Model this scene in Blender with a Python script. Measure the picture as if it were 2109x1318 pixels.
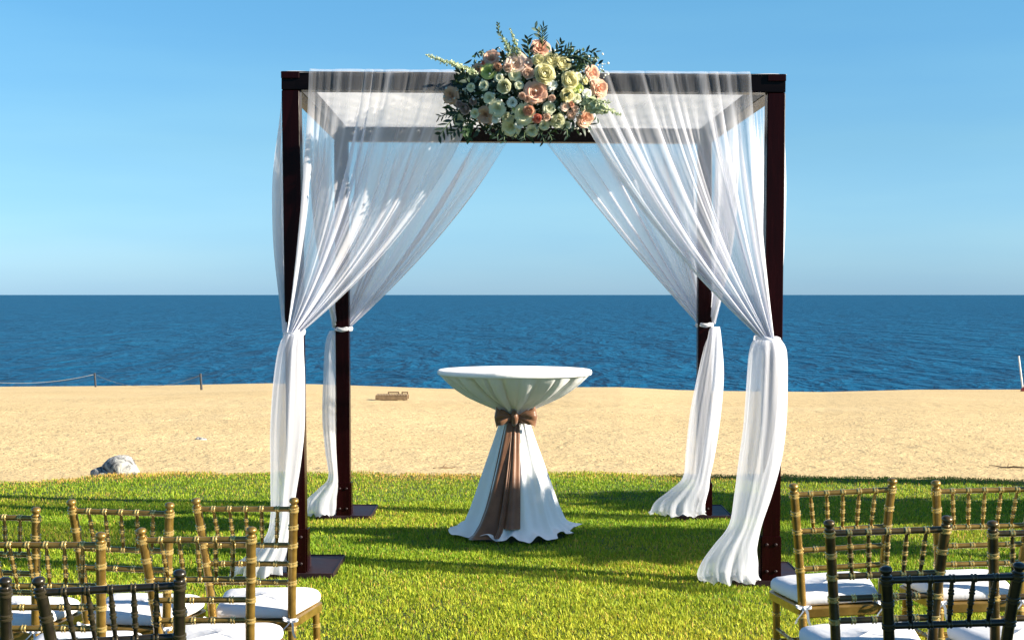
import bpy, math, random
import numpy as np
from mathutils import Vector, Matrix
for o in list(bpy.data.objects): bpy.data.objects.remove(o, do_unlink=True)
SC = bpy.context.scene
COL = SC.collection
R = math.radians
rng = np.random.default_rng(7)
random.seed(7)

# ------------------------------------------------------------------ camera, sky, sun, exposure
F = 3010.0; CX = 1054.5; CY = 659.0; HZ = 607.0; CAMH = 1.6
PITCH = math.atan((CY - HZ) / F)
cam = bpy.data.cameras.new('camera')
cam.sensor_width = 36.0; cam.lens = 36.0 * F / 2109.0
cam.clip_start = 0.05; cam.clip_end = 90000
camo = bpy.data.objects.new('camera', cam); COL.objects.link(camo)
camo.location = (0, 0, CAMH); camo.rotation_euler = (R(90) - PITCH, 0, 0)
SC.camera = camo

SUN_AZ = 14.0      # degrees that the sun stands behind the picture plane, to the right
SUN_EL = 25.0
world = bpy.data.worlds.new('World'); SC.world = world; world.use_nodes = True
nt = world.node_tree; nt.nodes.clear()
wo = nt.nodes.new('ShaderNodeOutputWorld'); bg = nt.nodes.new('ShaderNodeBackground')
sky = nt.nodes.new('ShaderNodeTexSky'); sky.sky_type = 'NISHITA'; sky.sun_disc = False
sky.sun_elevation = R(SUN_EL); sky.sun_rotation = R(90 + SUN_AZ)
sky.altitude = 0; sky.air_density = 1.0; sky.dust_density = 0.0; sky.ozone_density = 2.0
hs = nt.nodes.new('ShaderNodeHueSaturation'); hs.inputs['Saturation'].default_value = 1.0
nt.links.new(sky.outputs[0], hs.inputs['Color'])
# clear maritime air: the horizon band stays blue all the way round
tcw = nt.nodes.new('ShaderNodeTexCoord'); sep = nt.nodes.new('ShaderNodeSeparateXYZ'); nt.links.new(tcw.outputs['Generated'], sep.inputs[0])
rw_ = nt.nodes.new('ShaderNodeValToRGB'); nt.links.new(sep.outputs['Z'], rw_.inputs[0])
SKYT = [(0.0, (.26, .49, 1.05)), (.02, (.33, .57, 1.04)), (.05, (.41, .66, 1.0)), (.10, (.44, .70, .90)), (.20, (.43, .80, .97)), (.6, (.55, .85, 1.0))]
while len(rw_.color_ramp.elements) < len(SKYT): rw_.color_ramp.elements.new(.5)
for e_, (p_, c_) in zip(rw_.color_ramp.elements, SKYT): e_.position = p_; e_.color = (*c_, 1)
mw = nt.nodes.new('ShaderNodeMixRGB'); mw.blend_type = 'MULTIPLY'; mw.inputs[0].default_value = 1.0
nt.links.new(hs.outputs[0], mw.inputs[1]); nt.links.new(rw_.outputs[0], mw.inputs[2])
# the faintest high veil, the same all round the sky
vm = nt.nodes.new('ShaderNodeMapping'); vm.inputs['Scale'].default_value = (2.2, 2.2, 16); nt.links.new(tcw.outputs['Generated'], vm.inputs[0])
vn = nt.nodes.new('ShaderNodeTexNoise'); vn.inputs['Scale'].default_value = 1.4; vn.inputs['Detail'].default_value = 5; nt.links.new(vm.outputs[0], vn.inputs['Vector'])
vr = nt.nodes.new('ShaderNodeValToRGB'); nt.links.new(vn.outputs['Fac'], vr.inputs[0])
vr.color_ramp.elements[0].position = .40; vr.color_ramp.elements[0].color = (.985, .99, 1, 1); vr.color_ramp.elements[1].position = .68; vr.color_ramp.elements[1].color = (1.10, 1.05, 1.01, 1)
mv = nt.nodes.new('ShaderNodeMixRGB'); mv.blend_type = 'MULTIPLY'; mv.inputs[0].default_value = 1.0
nt.links.new(mw.outputs[0], mv.inputs[1]); nt.links.new(vr.outputs[0], mv.inputs[2])
nt.links.new(mv.outputs[0], bg.inputs['Color'])
nt.links.new(bg.outputs[0], wo.inputs['Surface'])
bg.inputs['Strength'].default_value = 0.06
sl = bpy.data.lights.new('sun', 'SUN'); sl.energy = 5.0; sl.angle = R(0.53); sl.color = (1.0, 0.90, 0.74)
so = bpy.data.objects.new('sun', sl); COL.objects.link(so)
sd = Vector((math.cos(R(SUN_AZ)) * math.cos(R(SUN_EL)), -math.sin(R(SUN_AZ)) * math.cos(R(SUN_EL)), math.sin(R(SUN_EL))))
so.rotation_euler = sd.to_track_quat('Z', 'Y').to_euler(); so.location = sd * 60
SC.view_settings.view_transform = 'Standard'; SC.view_settings.look = 'None'
SC.view_settings.exposure = 1.5; SC.view_settings.gamma = 1.0
SC.view_settings.use_curve_mapping = False
SC.cycles.transparent_max_bounces = 32
SC.cycles.max_bounces = 10; SC.cycles.use_denoising = True

# ------------------------------------------------------------------ helpers
def P(px, py, Y):
    """world point at depth Y that the photograph shows at pixel px, py"""
    x = (px - CX) / F; z = -(py - CY) / F
    d = Vector((x, math.cos(PITCH) + z * math.sin(PITCH), -math.sin(PITCH) + z * math.cos(PITCH)))
    return Vector((0, 0, CAMH)) + d * (Y / d.y)

def sstep(a, b, x):
    t = np.clip((np.asarray(x, float) - a) / (b - a), 0, 1); return t * t * (3 - 2 * t)

def tag(o, label=None, cat=None, group=None, kind=None):
    if label: o['label'] = label
    if cat: o['category'] = cat
    if group: o['group'] = group
    if kind: o['kind'] = kind
    return o

def empty(name, loc=(0, 0, 0)):
    o = bpy.data.objects.new(name, None); COL.objects.link(o); o.location = loc
    o.empty_display_size = 0.1; return o

def mesh_obj(name, verts, faces, mat, parent=None, smooth=True):
    me = bpy.data.meshes.new(name)
    me.from_pydata([tuple(map(float, v)) for v in verts], [], faces)
    if smooth: me.polygons.foreach_set('use_smooth', [True] * len(me.polygons))
    if mat: me.materials.append(mat)
    me.update()
    o = bpy.data.objects.new(name, me); COL.objects.link(o)
    if parent: o.parent = parent
    return o

def grid_obj(name, V, mat, parent=None, closed_u=False, smooth=True, attr=None):
    """V: rows x cols x 3 array"""
    n, m, _ = V.shape
    me = bpy.data.meshes.new(name)
    i, j = np.meshgrid(np.arange(n - 1), np.arange(m if closed_u else m - 1), indexing='ij')
    a = i * m + j; b = i * m + (j + 1) % m
    fc = np.stack([a, b, b + m, a + m], -1).reshape(-1, 4)
    me.vertices.add(n * m); me.vertices.foreach_set('co', V.reshape(-1).astype(np.float32))
    me.loops.add(fc.size); me.loops.foreach_set('vertex_index', fc.reshape(-1).astype(np.int32))
    me.polygons.add(len(fc)); me.polygons.foreach_set('loop_start', (np.arange(len(fc)) * 4).astype(np.int32))
    me.update(calc_edges=True)
    if smooth: me.polygons.foreach_set('use_smooth', [True] * len(me.polygons))
    if attr is not None:
        for k, v in attr.items():
            at = me.attributes.new(k, 'FLOAT', 'POINT'); at.data.foreach_set('value', np.asarray(v, np.float32).reshape(-1))
    me.materials.append(mat)
    o = bpy.data.objects.new(name, me); COL.objects.link(o)
    if parent: o.parent = parent
    return o

class MB:
    def __init__(s): s.v = []; s.f = []
    def add(s, v, f):
        k = len(s.v); s.v += [tuple(p) for p in v]; s.f += [tuple(i + k for i in q) for q in f]; return s
    def box(s, c, size, M=None, bev=0.0):
        c = Vector(c); hx, hy, hz = [q / 2 for q in size]; b = min(bev, hx * .9, hy * .9, hz * .9)
        if b <= 0:
            v = [Vector((x * hx, y * hy, z * hz)) for z in (-1, 1) for x, y in ((-1, -1), (1, -1), (1, 1), (-1, 1))]
            f = [(3, 2, 1, 0), (4, 5, 6, 7)] + [(i, (i + 1) % 4, 4 + (i + 1) % 4, 4 + i) for i in range(4)]
        else:
            v = []; f = []
            for z, inset in ((-hz, b), (-hz + b, 0), (hz - b, 0), (hz, b)):
                X = hx - inset; Y = hy - inset
                for x, y in ((-X + b, -Y), (X - b, -Y), (X, -Y + b), (X, Y - b), (X - b, Y), (-X + b, Y), (-X, Y - b), (-X, -Y + b)):
                    v.append(Vector((x, y, z)))
            f.append(tuple(range(7, -1, -1))); f.append(tuple(range(24, 32)))
            for k in range(3):
                for i in range(8): f.append((k * 8 + i, k * 8 + (i + 1) % 8, (k + 1) * 8 + (i + 1) % 8, (k + 1) * 8 + i))
        if M is not None: v = [M @ p for p in v]
        return s.add([p + c for p in v], f)
    def beam(s, a, b, w, h, bev=.004):
        a = Vector(a); b = Vector(b); d = (b - a); L = d.length; d.normalize()
        up = Vector((0, 0, 1)) if abs(d.z) < .9 else Vector((0, 1, 0))
        x = d.cross(up).normalized(); u = x.cross(d).normalized()
        M = Matrix((x, d, u)).transposed()
        return s.box((a + b) / 2, (w, L, h), M, bev)
    def tube(s, pts, rad, seg=8, cap=True):
        pts = [Vector(p) for p in pts]; n = len(pts)
        if not hasattr(rad, '__len__'): rad = [rad] * n
        t0 = (pts[1] - pts[0]).normalized()
        ref = Vector((1, 0, 0)) if abs(t0.x) < .8 else Vector((0, 1, 0))
        nrm = (ref - t0 * ref.dot(t0)).normalized()
        v = []
        for i in range(n):
            t = (pts[min(i + 1, n - 1)] - pts[max(i - 1, 0)])
            if t.length < 1e-9: t = t0
            t = t.normalized(); nrm = (nrm - t * nrm.dot(t)).normalized(); bn = t.cross(nrm)
            for k in range(seg):
                a = 2 * math.pi * k / seg
                v.append(pts[i] + (nrm * math.cos(a) + bn * math.sin(a)) * rad[i])
        f = [(i * seg + k, i * seg + (k + 1) % seg, (i + 1) * seg + (k + 1) % seg, (i + 1) * seg + k) for i in range(n - 1) for k in range(seg)]
        if cap: f += [tuple(range(seg - 1, -1, -1)), tuple((n - 1) * seg + k for k in range(seg))]
        return s.add(v, f)
    def ribbon(s, pts, w, side, thick=.0015):
        """flat strip along pts, width w along vector(s) side"""
        n = len(pts); pts = [Vector(p) for p in pts]
        v = []
        for i, p in enumerate(pts):
            sd_ = Vector(side[i] if isinstance(side, list) else side).normalized(); ww = w[i] if hasattr(w, '__len__') else w
            for q in (-1, -.33, .33, 1): v.append(p + sd_ * ww / 2 * q)
        f = [(i * 4 + k, i * 4 + k + 1, i * 4 + 5 + k, i * 4 + 4 + k) for i in range(n - 1) for k in range(3)]
        return s.add(v, f)
    def build(s, name, mat, parent=None, smooth=True):
        return mesh_obj(name, s.v, s.f, mat, parent, smooth)

def autosmooth(o, ang=35):
    me = o.data
    me.polygons.foreach_set('use_smooth', [True] * len(me.polygons))
    me.set_sharp_from_angle(angle=R(ang))
    return o

# ------------------------------------------------------------------ materials
def newmat(name):
    m = bpy.data.materials.new(name); m.use_nodes = True; n = m.node_tree; n.nodes.clear()
    out = n.nodes.new('ShaderNodeOutputMaterial'); return m, n, out
def L(n, a, b): n.links.new(a, b)
def ramp(n, stops):
    r = n.nodes.new('ShaderNodeValToRGB'); e = r.color_ramp.elements
    while len(e) < len(stops): e.new(.5)
    for k, (p, c) in enumerate(stops): e[k].position = p; e[k].color = (*c, 1) if len(c) == 3 else c
    return r
def noise(n, vec, scale, detail=4, rough=.55, dist=0):
    t = n.nodes.new('ShaderNodeTexNoise'); t.inputs['Scale'].default_value = scale; t.inputs['Detail'].default_value = detail
    t.inputs['Roughness'].default_value = rough; t.inputs['Distortion'].default_value = dist
    if vec is not None: L(n, vec, t.inputs['Vector'])
    return t
def mapping(n, vec, scale=(1, 1, 1), rot=(0, 0, 0)):
    m = n.nodes.new('ShaderNodeMapping'); m.inputs['Scale'].default_value = scale; m.inputs['Rotation'].default_value = rot
    L(n, vec, m.inputs['Vector']); return m
def bump(n, h, strength, dist, prev=None):
    b = n.nodes.new('ShaderNodeBump'); b.inputs['Strength'].default_value = strength; b.inputs['Distance'].default_value = dist
    L(n, h, b.inputs['Height'])
    if prev is not None: L(n, prev, b.inputs['Normal'])
    return b

def paint_mat(name, c1, c2, rough=.5, scale=12, metallic=0, bump_s=.15, bdist=.002, coat=0, stretch=(1, 1, 1), spec=.5):
    m, n, out = newmat(name)
    tc = n.nodes.new('ShaderNodeTexCoord'); mp = mapping(n, tc.outputs['Object'], stretch)
    t = noise(n, mp.outputs[0], scale, 6, .6)
    rp = ramp(n, [(.3, c1), (.7, c2)]); L(n, t.outputs['Fac'], rp.inputs[0])
    p = n.nodes.new('ShaderNodeBsdfPrincipled'); L(n, rp.outputs[0], p.inputs['Base Color'])
    p.inputs['Metallic'].default_value = metallic; p.inputs['Specular IOR Level'].default_value = spec
    rr = n.nodes.new('ShaderNodeMapRange'); L(n, t.outputs['Fac'], rr.inputs[0])
    rr.inputs[3].default_value = rough * .8; rr.inputs[4].default_value = min(1, rough * 1.25); L(n, rr.outputs[0], p.inputs['Roughness'])
    p.inputs['Coat Weight'].default_value = coat; p.inputs['Coat Roughness'].default_value = .25
    t2 = noise(n, mp.outputs[0], scale * 5, 3)
    b = bump(n, t2.outputs['Fac'], bump_s, bdist); L(n, b.outputs[0], p.inputs['Normal'])
    L(n, p.outputs[0], out.inputs['Surface']); return m

M_wood = paint_mat('mahogany_stain', (.0065, .0010, .0013), (.013, .0016, .0020), .26, 6, coat=.0, stretch=(6, 6, .6), spec=.07)
M_beam = paint_mat('dark_beam_stain', (.0022, .0016, .0022), (.005, .003, .0035), .26, 6, coat=.0, stretch=(1, 4, 4), spec=.06)
M_plate = paint_mat('painted_steel_plate', (.014, .007, .009), (.026, .012, .014), .5, 8, spec=.2)
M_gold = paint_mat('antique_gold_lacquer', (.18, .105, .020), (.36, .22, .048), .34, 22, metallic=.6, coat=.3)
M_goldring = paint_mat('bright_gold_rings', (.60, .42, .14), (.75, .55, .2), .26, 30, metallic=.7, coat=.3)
M_shadegold = paint_mat('shaded_chair_lacquer', (.012, .010, .007), (.035, .027, .014), .3, 22, metallic=.4, coat=.3)  # chair lacquer with the shade on the nearest rows put into its colour
M_shadering = paint_mat('shaded_chair_rings', (.05, .042, .026), (.09, .07, .035), .3, 30, metallic=.6, coat=.3)  # their rings, darkened for the same shade
M_pole = paint_mat('white_pole_paint', (.6, .58, .55), (.75, .74, .7), .5, 8)
M_red = paint_mat('red_plastic', (.5, .05, .03), (.6, .1, .05), .5, 8)
M_post = paint_mat('weathered_post', (.02, .025, .035), (.045, .045, .05), .7, 8)
M_rope = paint_mat('rope_fibre', (.3, .27, .22), (.45, .4, .32), .9, 30)
M_board = paint_mat('weathered_boards', (.13, .085, .045), (.25, .17, .09), .8, 8)
M_stem = paint_mat('stem_green', (.05, .09, .03), (.09, .14, .05), .6, 20)
M_bark = paint_mat('bark', (.07, .05, .035), (.14, .11, .08), .9, 10)

def cloth_mat(name, col, trans=.35, use_alpha=True, crease=(14, 14, 14)):
    m, n, out = newmat(name)
    d = n.nodes.new('ShaderNodeBsdfDiffuse'); d.inputs['Color'].default_value = (*col, 1)
    t = n.nodes.new('ShaderNodeBsdfTranslucent'); t.inputs['Color'].default_value = (*col, 1)
    tc = n.nodes.new('ShaderNodeTexCoord'); nz = noise(n, mapping(n, tc.outputs['Object'], crease).outputs[0], 1.0, 4, .6, .4)
    b = bump(n, nz.outputs['Fac'], .4, .008); L(n, b.outputs[0], d.inputs['Normal']); L(n, b.outputs[0], t.inputs['Normal'])
    mx = n.nodes.new('ShaderNodeMixShader'); mx.inputs[0].default_value = trans
    L(n, d.outputs[0], mx.inputs[1]); L(n, t.outputs[0], mx.inputs[2])
    if use_alpha:
        at = n.nodes.new('ShaderNodeAttribute'); at.attribute_name = 'thread_cover'
        tr = n.nodes.new('ShaderNodeBsdfTransparent')
        m2 = n.nodes.new('ShaderNodeMixShader'); L(n, at.outputs['Fac'], m2.inputs[0])
        L(n, tr.outputs[0], m2.inputs[1]); L(n, mx.outputs[0], m2.inputs[2]); L(n, m2.outputs[0], out.inputs['Surface'])
    else:
        L(n, mx.outputs[0], out.inputs['Surface'])
    return m
M_sheer = cloth_mat('white_sheer_voile', (.85, .855, .92), .45, crease=(30, 30, 2.5))
M_roof = cloth_mat('white_canopy_cloth', (.80, .79, .80), .45, False)
M_linen = cloth_mat('white_table_linen', (.78, .78, .78), .0, False)
M_cush = cloth_mat('white_cushion_cloth', (.74, .74, .76), .03, False)

def satin_mat():
    m, n, out = newmat('brown_satin')
    tc = n.nodes.new('ShaderNodeTexCoord'); nz = noise(n, tc.outputs['Object'], 9, 4)
    rp = ramp(n, [(.3, (.115, .045, .02)), (.7, (.20, .09, .042))]); L(n, nz.outputs['Fac'], rp.inputs[0])
    p = n.nodes.new('ShaderNodeBsdfPrincipled'); L(n, rp.outputs[0], p.inputs['Base Color'])
    p.inputs['Roughness'].default_value = .40; p.inputs['Sheen Weight'].default_value = .4
    p.inputs['Specular IOR Level'].default_value = .3
    b = bump(n, nz.outputs['Fac'], .3, .01); L(n, b.outputs[0], p.inputs['Normal'])
    L(n, p.outputs[0], out.inputs['Surface']); return m
M_satin = satin_mat()

def leafy_mat(name, c1, c2, trans=.3, scale=6, rough=.5, attr=None):
    m, n, out = newmat(name)
    if attr:
        at = n.nodes.new('ShaderNodeAttribute'); at.attribute_name = attr; colsock = at.outputs['Color']
    else:
        tc = n.nodes.new('ShaderNodeTexCoord'); nz = noise(n, tc.outputs['Object'], scale, 3)
        rp = ramp(n, [(.3, c1), (.7, c2)]); L(n, nz.outputs['Fac'], rp.inputs[0]); colsock = rp.outputs[0]
    p = n.nodes.new('ShaderNodeBsdfPrincipled'); L(n, colsock, p.inputs['Base Color']); p.inputs['Roughness'].default_value = rough
    p.inputs['Specular IOR Level'].default_value = .18
    t = n.nodes.new('ShaderNodeBsdfTranslucent'); L(n, colsock, t.inputs['Color'])
    mx = n.nodes.new('ShaderNodeMixShader'); mx.inputs[0].default_value = trans
    L(n, p.outputs[0], mx.inputs[1]); L(n, t.outputs[0], mx.inputs[2]); L(n, mx.outputs[0], out.inputs['Surface']); return m
M_grass = leafy_mat('grass_blades', 0, 0, .32, rough=.55, attr='tint')
M_leaf_dark = leafy_mat('dark_leaf', (.015, .032, .024), (.038, .066, .042), .2, 30, .4)
M_leaf_mid = leafy_mat('mid_leaf', (.028, .06, .022), (.06, .11, .045), .25, 30)
M_leaf_pale = leafy_mat('pale_blossom_green', (.46, .54, .32), (.72, .76, .54), .35, 40)
M_leaf_grey = leafy_mat('grey_green_leaf', (.09, .15, .12), (.18, .25, .2), .25, 40)
PET = {}
for k, a, b in (('peach', (.78, .46, .33), (.85, .60, .45)), ('cream', (.86, .82, .52), (.90, .87, .64)), ('blush', (.83, .63, .52), (.88, .74, .62)),
                ('tan', (.60, .38, .26), (.70, .48, .34)), ('lime', (.55, .62, .20), (.66, .72, .3)), ('coral', (.78, .30, .22), (.82, .42, .32)),
                ('pale', (.76, .77, .54), (.84, .83, .64)), ('mauve', (.50, .38, .35), (.6, .47, .42)), ('white', (.84, .86, .78), (.9, .9, .82))):
    PET[k] = leafy_mat('petal_' + k, a, b, .32, 25, .7)

def sand_mat():
    m, n, out = newmat('beach_sand')
    tc = n.nodes.new('ShaderNodeTexCoord'); v = tc.outputs['Object']
    big = noise(n, v, .12, 4); fine = noise(n, v, 13, 3, .6); foot = n.nodes.new('ShaderNodeTexVoronoi'); foot.inputs['Scale'].default_value = 4.2
    L(n, v, foot.inputs['Vector'])
    mid = noise(n, v, 2.2, 3, .5, .6)
    rp = ramp(n, [(.3, (.55, .41, .215)), (.7, (.61, .465, .255))]); L(n, big.outputs['Fac'], rp.inputs[0])
    sp = noise(n, v, 60, 2, .5); rs = ramp(n, [(.42, (.80, .78, .75)), (.56, (1, 1, 1))]); L(n, sp.outputs['Fac'], rs.inputs[0])
    mu = n.nodes.new('ShaderNodeMixRGB'); mu.blend_type = 'MULTIPLY'; mu.inputs[0].default_value = .8
    L(n, rp.outputs[0], mu.inputs[1]); L(n, rs.outputs[0], mu.inputs[2])
    dk = noise(n, v, 17, 2, .5); rd = ramp(n, [(.66, (1, 1, 1)), (.72, (.55, .5, .46))]); L(n, dk.outputs['Fac'], rd.inputs[0])
    m3 = n.nodes.new('ShaderNodeMixRGB'); m3.blend_type = 'MULTIPLY'; m3.inputs[0].default_value = .55; L(n, mu.outputs[0], m3.inputs[1]); L(n, rd.outputs[0], m3.inputs[2]); mu = m3
    # trodden zone fades out towards the smooth crest
    b1 = bump(n, mid.outputs['Fac'], .12, .08); b2 = bump(n, fine.outputs['Fac'], .6, .045, b1.outputs[0]); b3 = bump(n, foot.outputs['Distance'], .22, .05, b2.outputs[0])
    p = n.nodes.new('ShaderNodeBsdfPrincipled'); p.inputs['Roughness'].default_value = .95; p.inputs['Specular IOR Level'].default_value = .1
    L(n, mu.outputs[0], p.inputs['Base Color']); L(n, b3.outputs[0], p.inputs['Normal']); L(n, p.outputs[0], out.inputs['Surface']); return m
M_sand = sand_mat()

def soil_mat():
    m, n, out = newmat('lawn_thatch')
    tc = n.nodes.new('ShaderNodeTexCoord'); v = tc.outputs['Object']
    a = noise(n, v, 25, 5, .7); rp = ramp(n, [(.3, (.035, .06, .012)), (.6, (.07, .10, .02)), (.8, (.12, .13, .04))]); L(n, a.outputs['Fac'], rp.inputs[0])
    b = bump(n, a.outputs['Fac'], 1, .03)
    p = n.nodes.new('ShaderNodeBsdfPrincipled'); p.inputs['Roughness'].default_value = 1; L(n, rp.outputs[0], p.inputs['Base Color']); L(n, b.outputs[0], p.inputs['Normal'])
    L(n, p.outputs[0], out.inputs['Surface']); return m
M_soil = soil_mat()

def sea_mat():
    m, n, out = newmat('sea_water')
    tc = n.nodes.new('ShaderNodeTexCoord'); v = tc.outputs['Object']
    # chop of several sizes, longer along the wind that blows off the shore
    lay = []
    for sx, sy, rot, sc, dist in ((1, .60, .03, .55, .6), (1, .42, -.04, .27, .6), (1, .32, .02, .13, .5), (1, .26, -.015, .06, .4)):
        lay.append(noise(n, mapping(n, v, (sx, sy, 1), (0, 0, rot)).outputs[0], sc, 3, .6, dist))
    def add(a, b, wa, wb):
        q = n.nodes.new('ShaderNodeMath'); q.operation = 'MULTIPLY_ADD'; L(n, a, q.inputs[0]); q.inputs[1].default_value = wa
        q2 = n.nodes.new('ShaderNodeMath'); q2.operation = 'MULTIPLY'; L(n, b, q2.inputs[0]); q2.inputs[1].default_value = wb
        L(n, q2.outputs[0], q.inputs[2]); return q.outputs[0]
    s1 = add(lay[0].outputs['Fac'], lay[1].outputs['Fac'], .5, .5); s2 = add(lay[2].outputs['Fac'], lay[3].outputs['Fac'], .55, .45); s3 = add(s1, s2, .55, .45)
    rp = ramp(n, [(.38, (.0006, .024, .058)), (.47, (.0014, .050, .116)), (.55, (.0022, .063, .138)), (.64, (.006, .100, .185))]); L(n, s3, rp.inputs[0])  # light and dark of reflecting wave faces, painted into the water colour
    # scattered flecks of foam
    wc = noise(n, mapping(n, v, (1, .35, 1)).outputs[0], .85, 4, .7); wr = ramp(n, [(.775, (0, 0, 0)), (.80, (1, 1, 1))]); L(n, wc.outputs['Fac'], wr.inputs[0])
    mx = n.nodes.new('ShaderNodeMixRGB'); L(n, wr.outputs[0], mx.inputs[0]); L(n, rp.outputs[0], mx.inputs[1]); mx.inputs[2].default_value = (.35, .42, .45, 1)
    b1 = bump(n, s2, 1, 5); b2 = bump(n, s1, 1, 1.6, b1.outputs[0])
    p = n.nodes.new('ShaderNodeBsdfPrincipled'); L(n, mx.outputs[0], p.inputs['Base Color'])
    p.inputs['Roughness'].default_value = .35; p.inputs['IOR'].default_value = 1.33; p.inputs['Specular IOR Level'].default_value = .04; L(n, b2.outputs[0], p.inputs['Normal'])
    L(n, p.outputs[0], out.inputs['Surface']); return m
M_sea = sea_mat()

def rock_mat():
    m, n, out = newmat('pale_rock')
    tc = n.nodes.new('ShaderNodeTexCoord'); v = tc.outputs['Object']
    a = noise(n, v, 9, 6, .65, 1); rp = ramp(n, [(.38, (.05, .052, .056)), (.45, (.20, .20, .20)), (.53, (.42, .41, .38)), (.66, (.56, .54, .47))]); L(n, a.outputs['Fac'], rp.inputs[0])
    b = bump(n, a.outputs['Fac'], .8, .03)
    p = n.nodes.new('ShaderNodeBsdfPrincipled'); p.inputs['Roughness'].default_value = .9; L(n, rp.outputs[0], p.inputs['Base Color']); L(n, b.outputs[0], p.inputs['Normal'])
    L(n, p.outputs[0], out.inputs['Surface']); return m
M_rock = rock_mat()

# ------------------------------------------------------------------ terrain
def lawn_z(x, y):
    x = np.asarray(x, float); y = np.asarray(y, float)
    xc = np.clip(x, -3.2, 3.2)
    near = -.055 + .03 * xc
    t2 = np.clip(y - 8.3, 0, 2.63)
    mid = -.015 - .0095 * t2 ** 2 - .02 * np.clip(y - 10.93, 0, 20) - .014 * xc * np.clip((11 - y) / 2.7, 0, 1)
    w = sstep(5.6, 7.9, y)
    return near * (1 - w) + mid * w + .006 * np.sin(x * 1.9 + .7 * y) * np.sin(y * 1.3 + 1)
EDGE = [(-1500, 1040), (-600, 1010), (0, 985), (150, 979), (230, 971), (400, 967), (600, 966), (820, 970), (1000, 968), (1200, 967), (1500, 972), (1650, 975), (1900, 977), (2109, 984), (2700, 1000), (3600, 1030)]
def _edge_pt(px, py):
    a = (py - HZ) / F
    Y = 13.0
    for _ in range(30):
        X = (px - CX) / F * Y; Y = (CAMH - float(lawn_z(X, Y)) - .03) / a
    return (px - CX) / F * Y, Y
EX, EY = zip(*[_edge_pt(*e) for e in EDGE])
def edge_y(x):
    x = np.asarray(x, float)
    return np.interp(x, EX, EY) + .07 * np.sin(x * 3.1) + .04 * np.sin(x * 7.7 + 1) + .02 * np.sin(x * 19 + 2)
CREST = [(-700, 799), (0, 797), (300, 795), (550, 790), (650, 792), (800, 797), (900, 801), (1000, 803), (1180, 798), (1280, 798), (1400, 804), (1500, 806), (1700, 808), (1900, 803), (2109, 803), (2800, 800)]
CRX = [(a - CX) / F * 90 for a, b in CREST]; CRZ = [CAMH - (b - HZ) / F * 90 for a, b in CREST]
def sand_z(x, y):
    x = np.asarray(x, float); y = np.asarray(y, float)
    yc = np.minimum(y, 90)
    crest = np.interp(x * 90 / np.maximum(yc, 20), CRX, CRZ)
    t = (yc - 14) / 76
    base = -.24 * (1 - t) + crest * t
    base = base + .05 * np.sin(x * .5 + y * .21) * np.sin(y * .33) * sstep(16, 24, y) * (1 - sstep(70, 88, y))
    base = base + .12 * np.clip(1 - np.abs(y - 90) / 14, 0, 1) ** 2 * 0
    return base - .22 * np.clip(y - 90.5, 0, 60) - .15 * np.clip(14 - y, 0, 10) * .3
def ground_hit(px, py, fn=sand_z):
    lo = None
    for Y in np.arange(6, 120, .05):
        p = P(px, py, Y)
        if p.z <= float(fn(p.x, Y)): return Vector((p.x, Y, float(fn(p.x, Y))))
    return P(px, py, 90)

xs = np.linspace(-16, 16, 161); tt = np.linspace(0, 1, 140)
X, T = np.meshgrid(xs, tt); Yv = -4 + (edge_y(X) + 4) * T
Z = lawn_z(X, Yv) - .10 * (T > .995)
lawn = tag(grid_obj('lawn', np.stack([X, Yv, Z], -1), M_soil), kind='structure')

ys = np.concatenate([np.linspace(11, 40, 175), np.linspace(40.5, 92, 110), np.linspace(94, 140, 20)])
xs = np.concatenate([np.linspace(-140, -21, 30), np.linspace(-20, 20, 260), np.linspace(21, 140, 30)])
X, Yv = np.meshgrid(xs, ys); Z = sand_z(X, Yv)
# trodden sand: real shallow dimples
rs = np.random.default_rng(3)
nx = rs.normal(size=X.shape) * .012 * (1 - sstep(45, 75, Yv)) * sstep(14.6, 17, Yv)
Z = Z + nx
beach = tag(grid_obj('beach', np.stack([X, Yv, Z], -1), M_sand), kind='structure')
sea = tag(mesh_obj('sea', [(-50000, 96, -9), (50000, 96, -9), (50000, 60000, -9), (-50000, 60000, -9)], [(0, 1, 2, 3)], M_sea), kind='structure')

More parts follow.
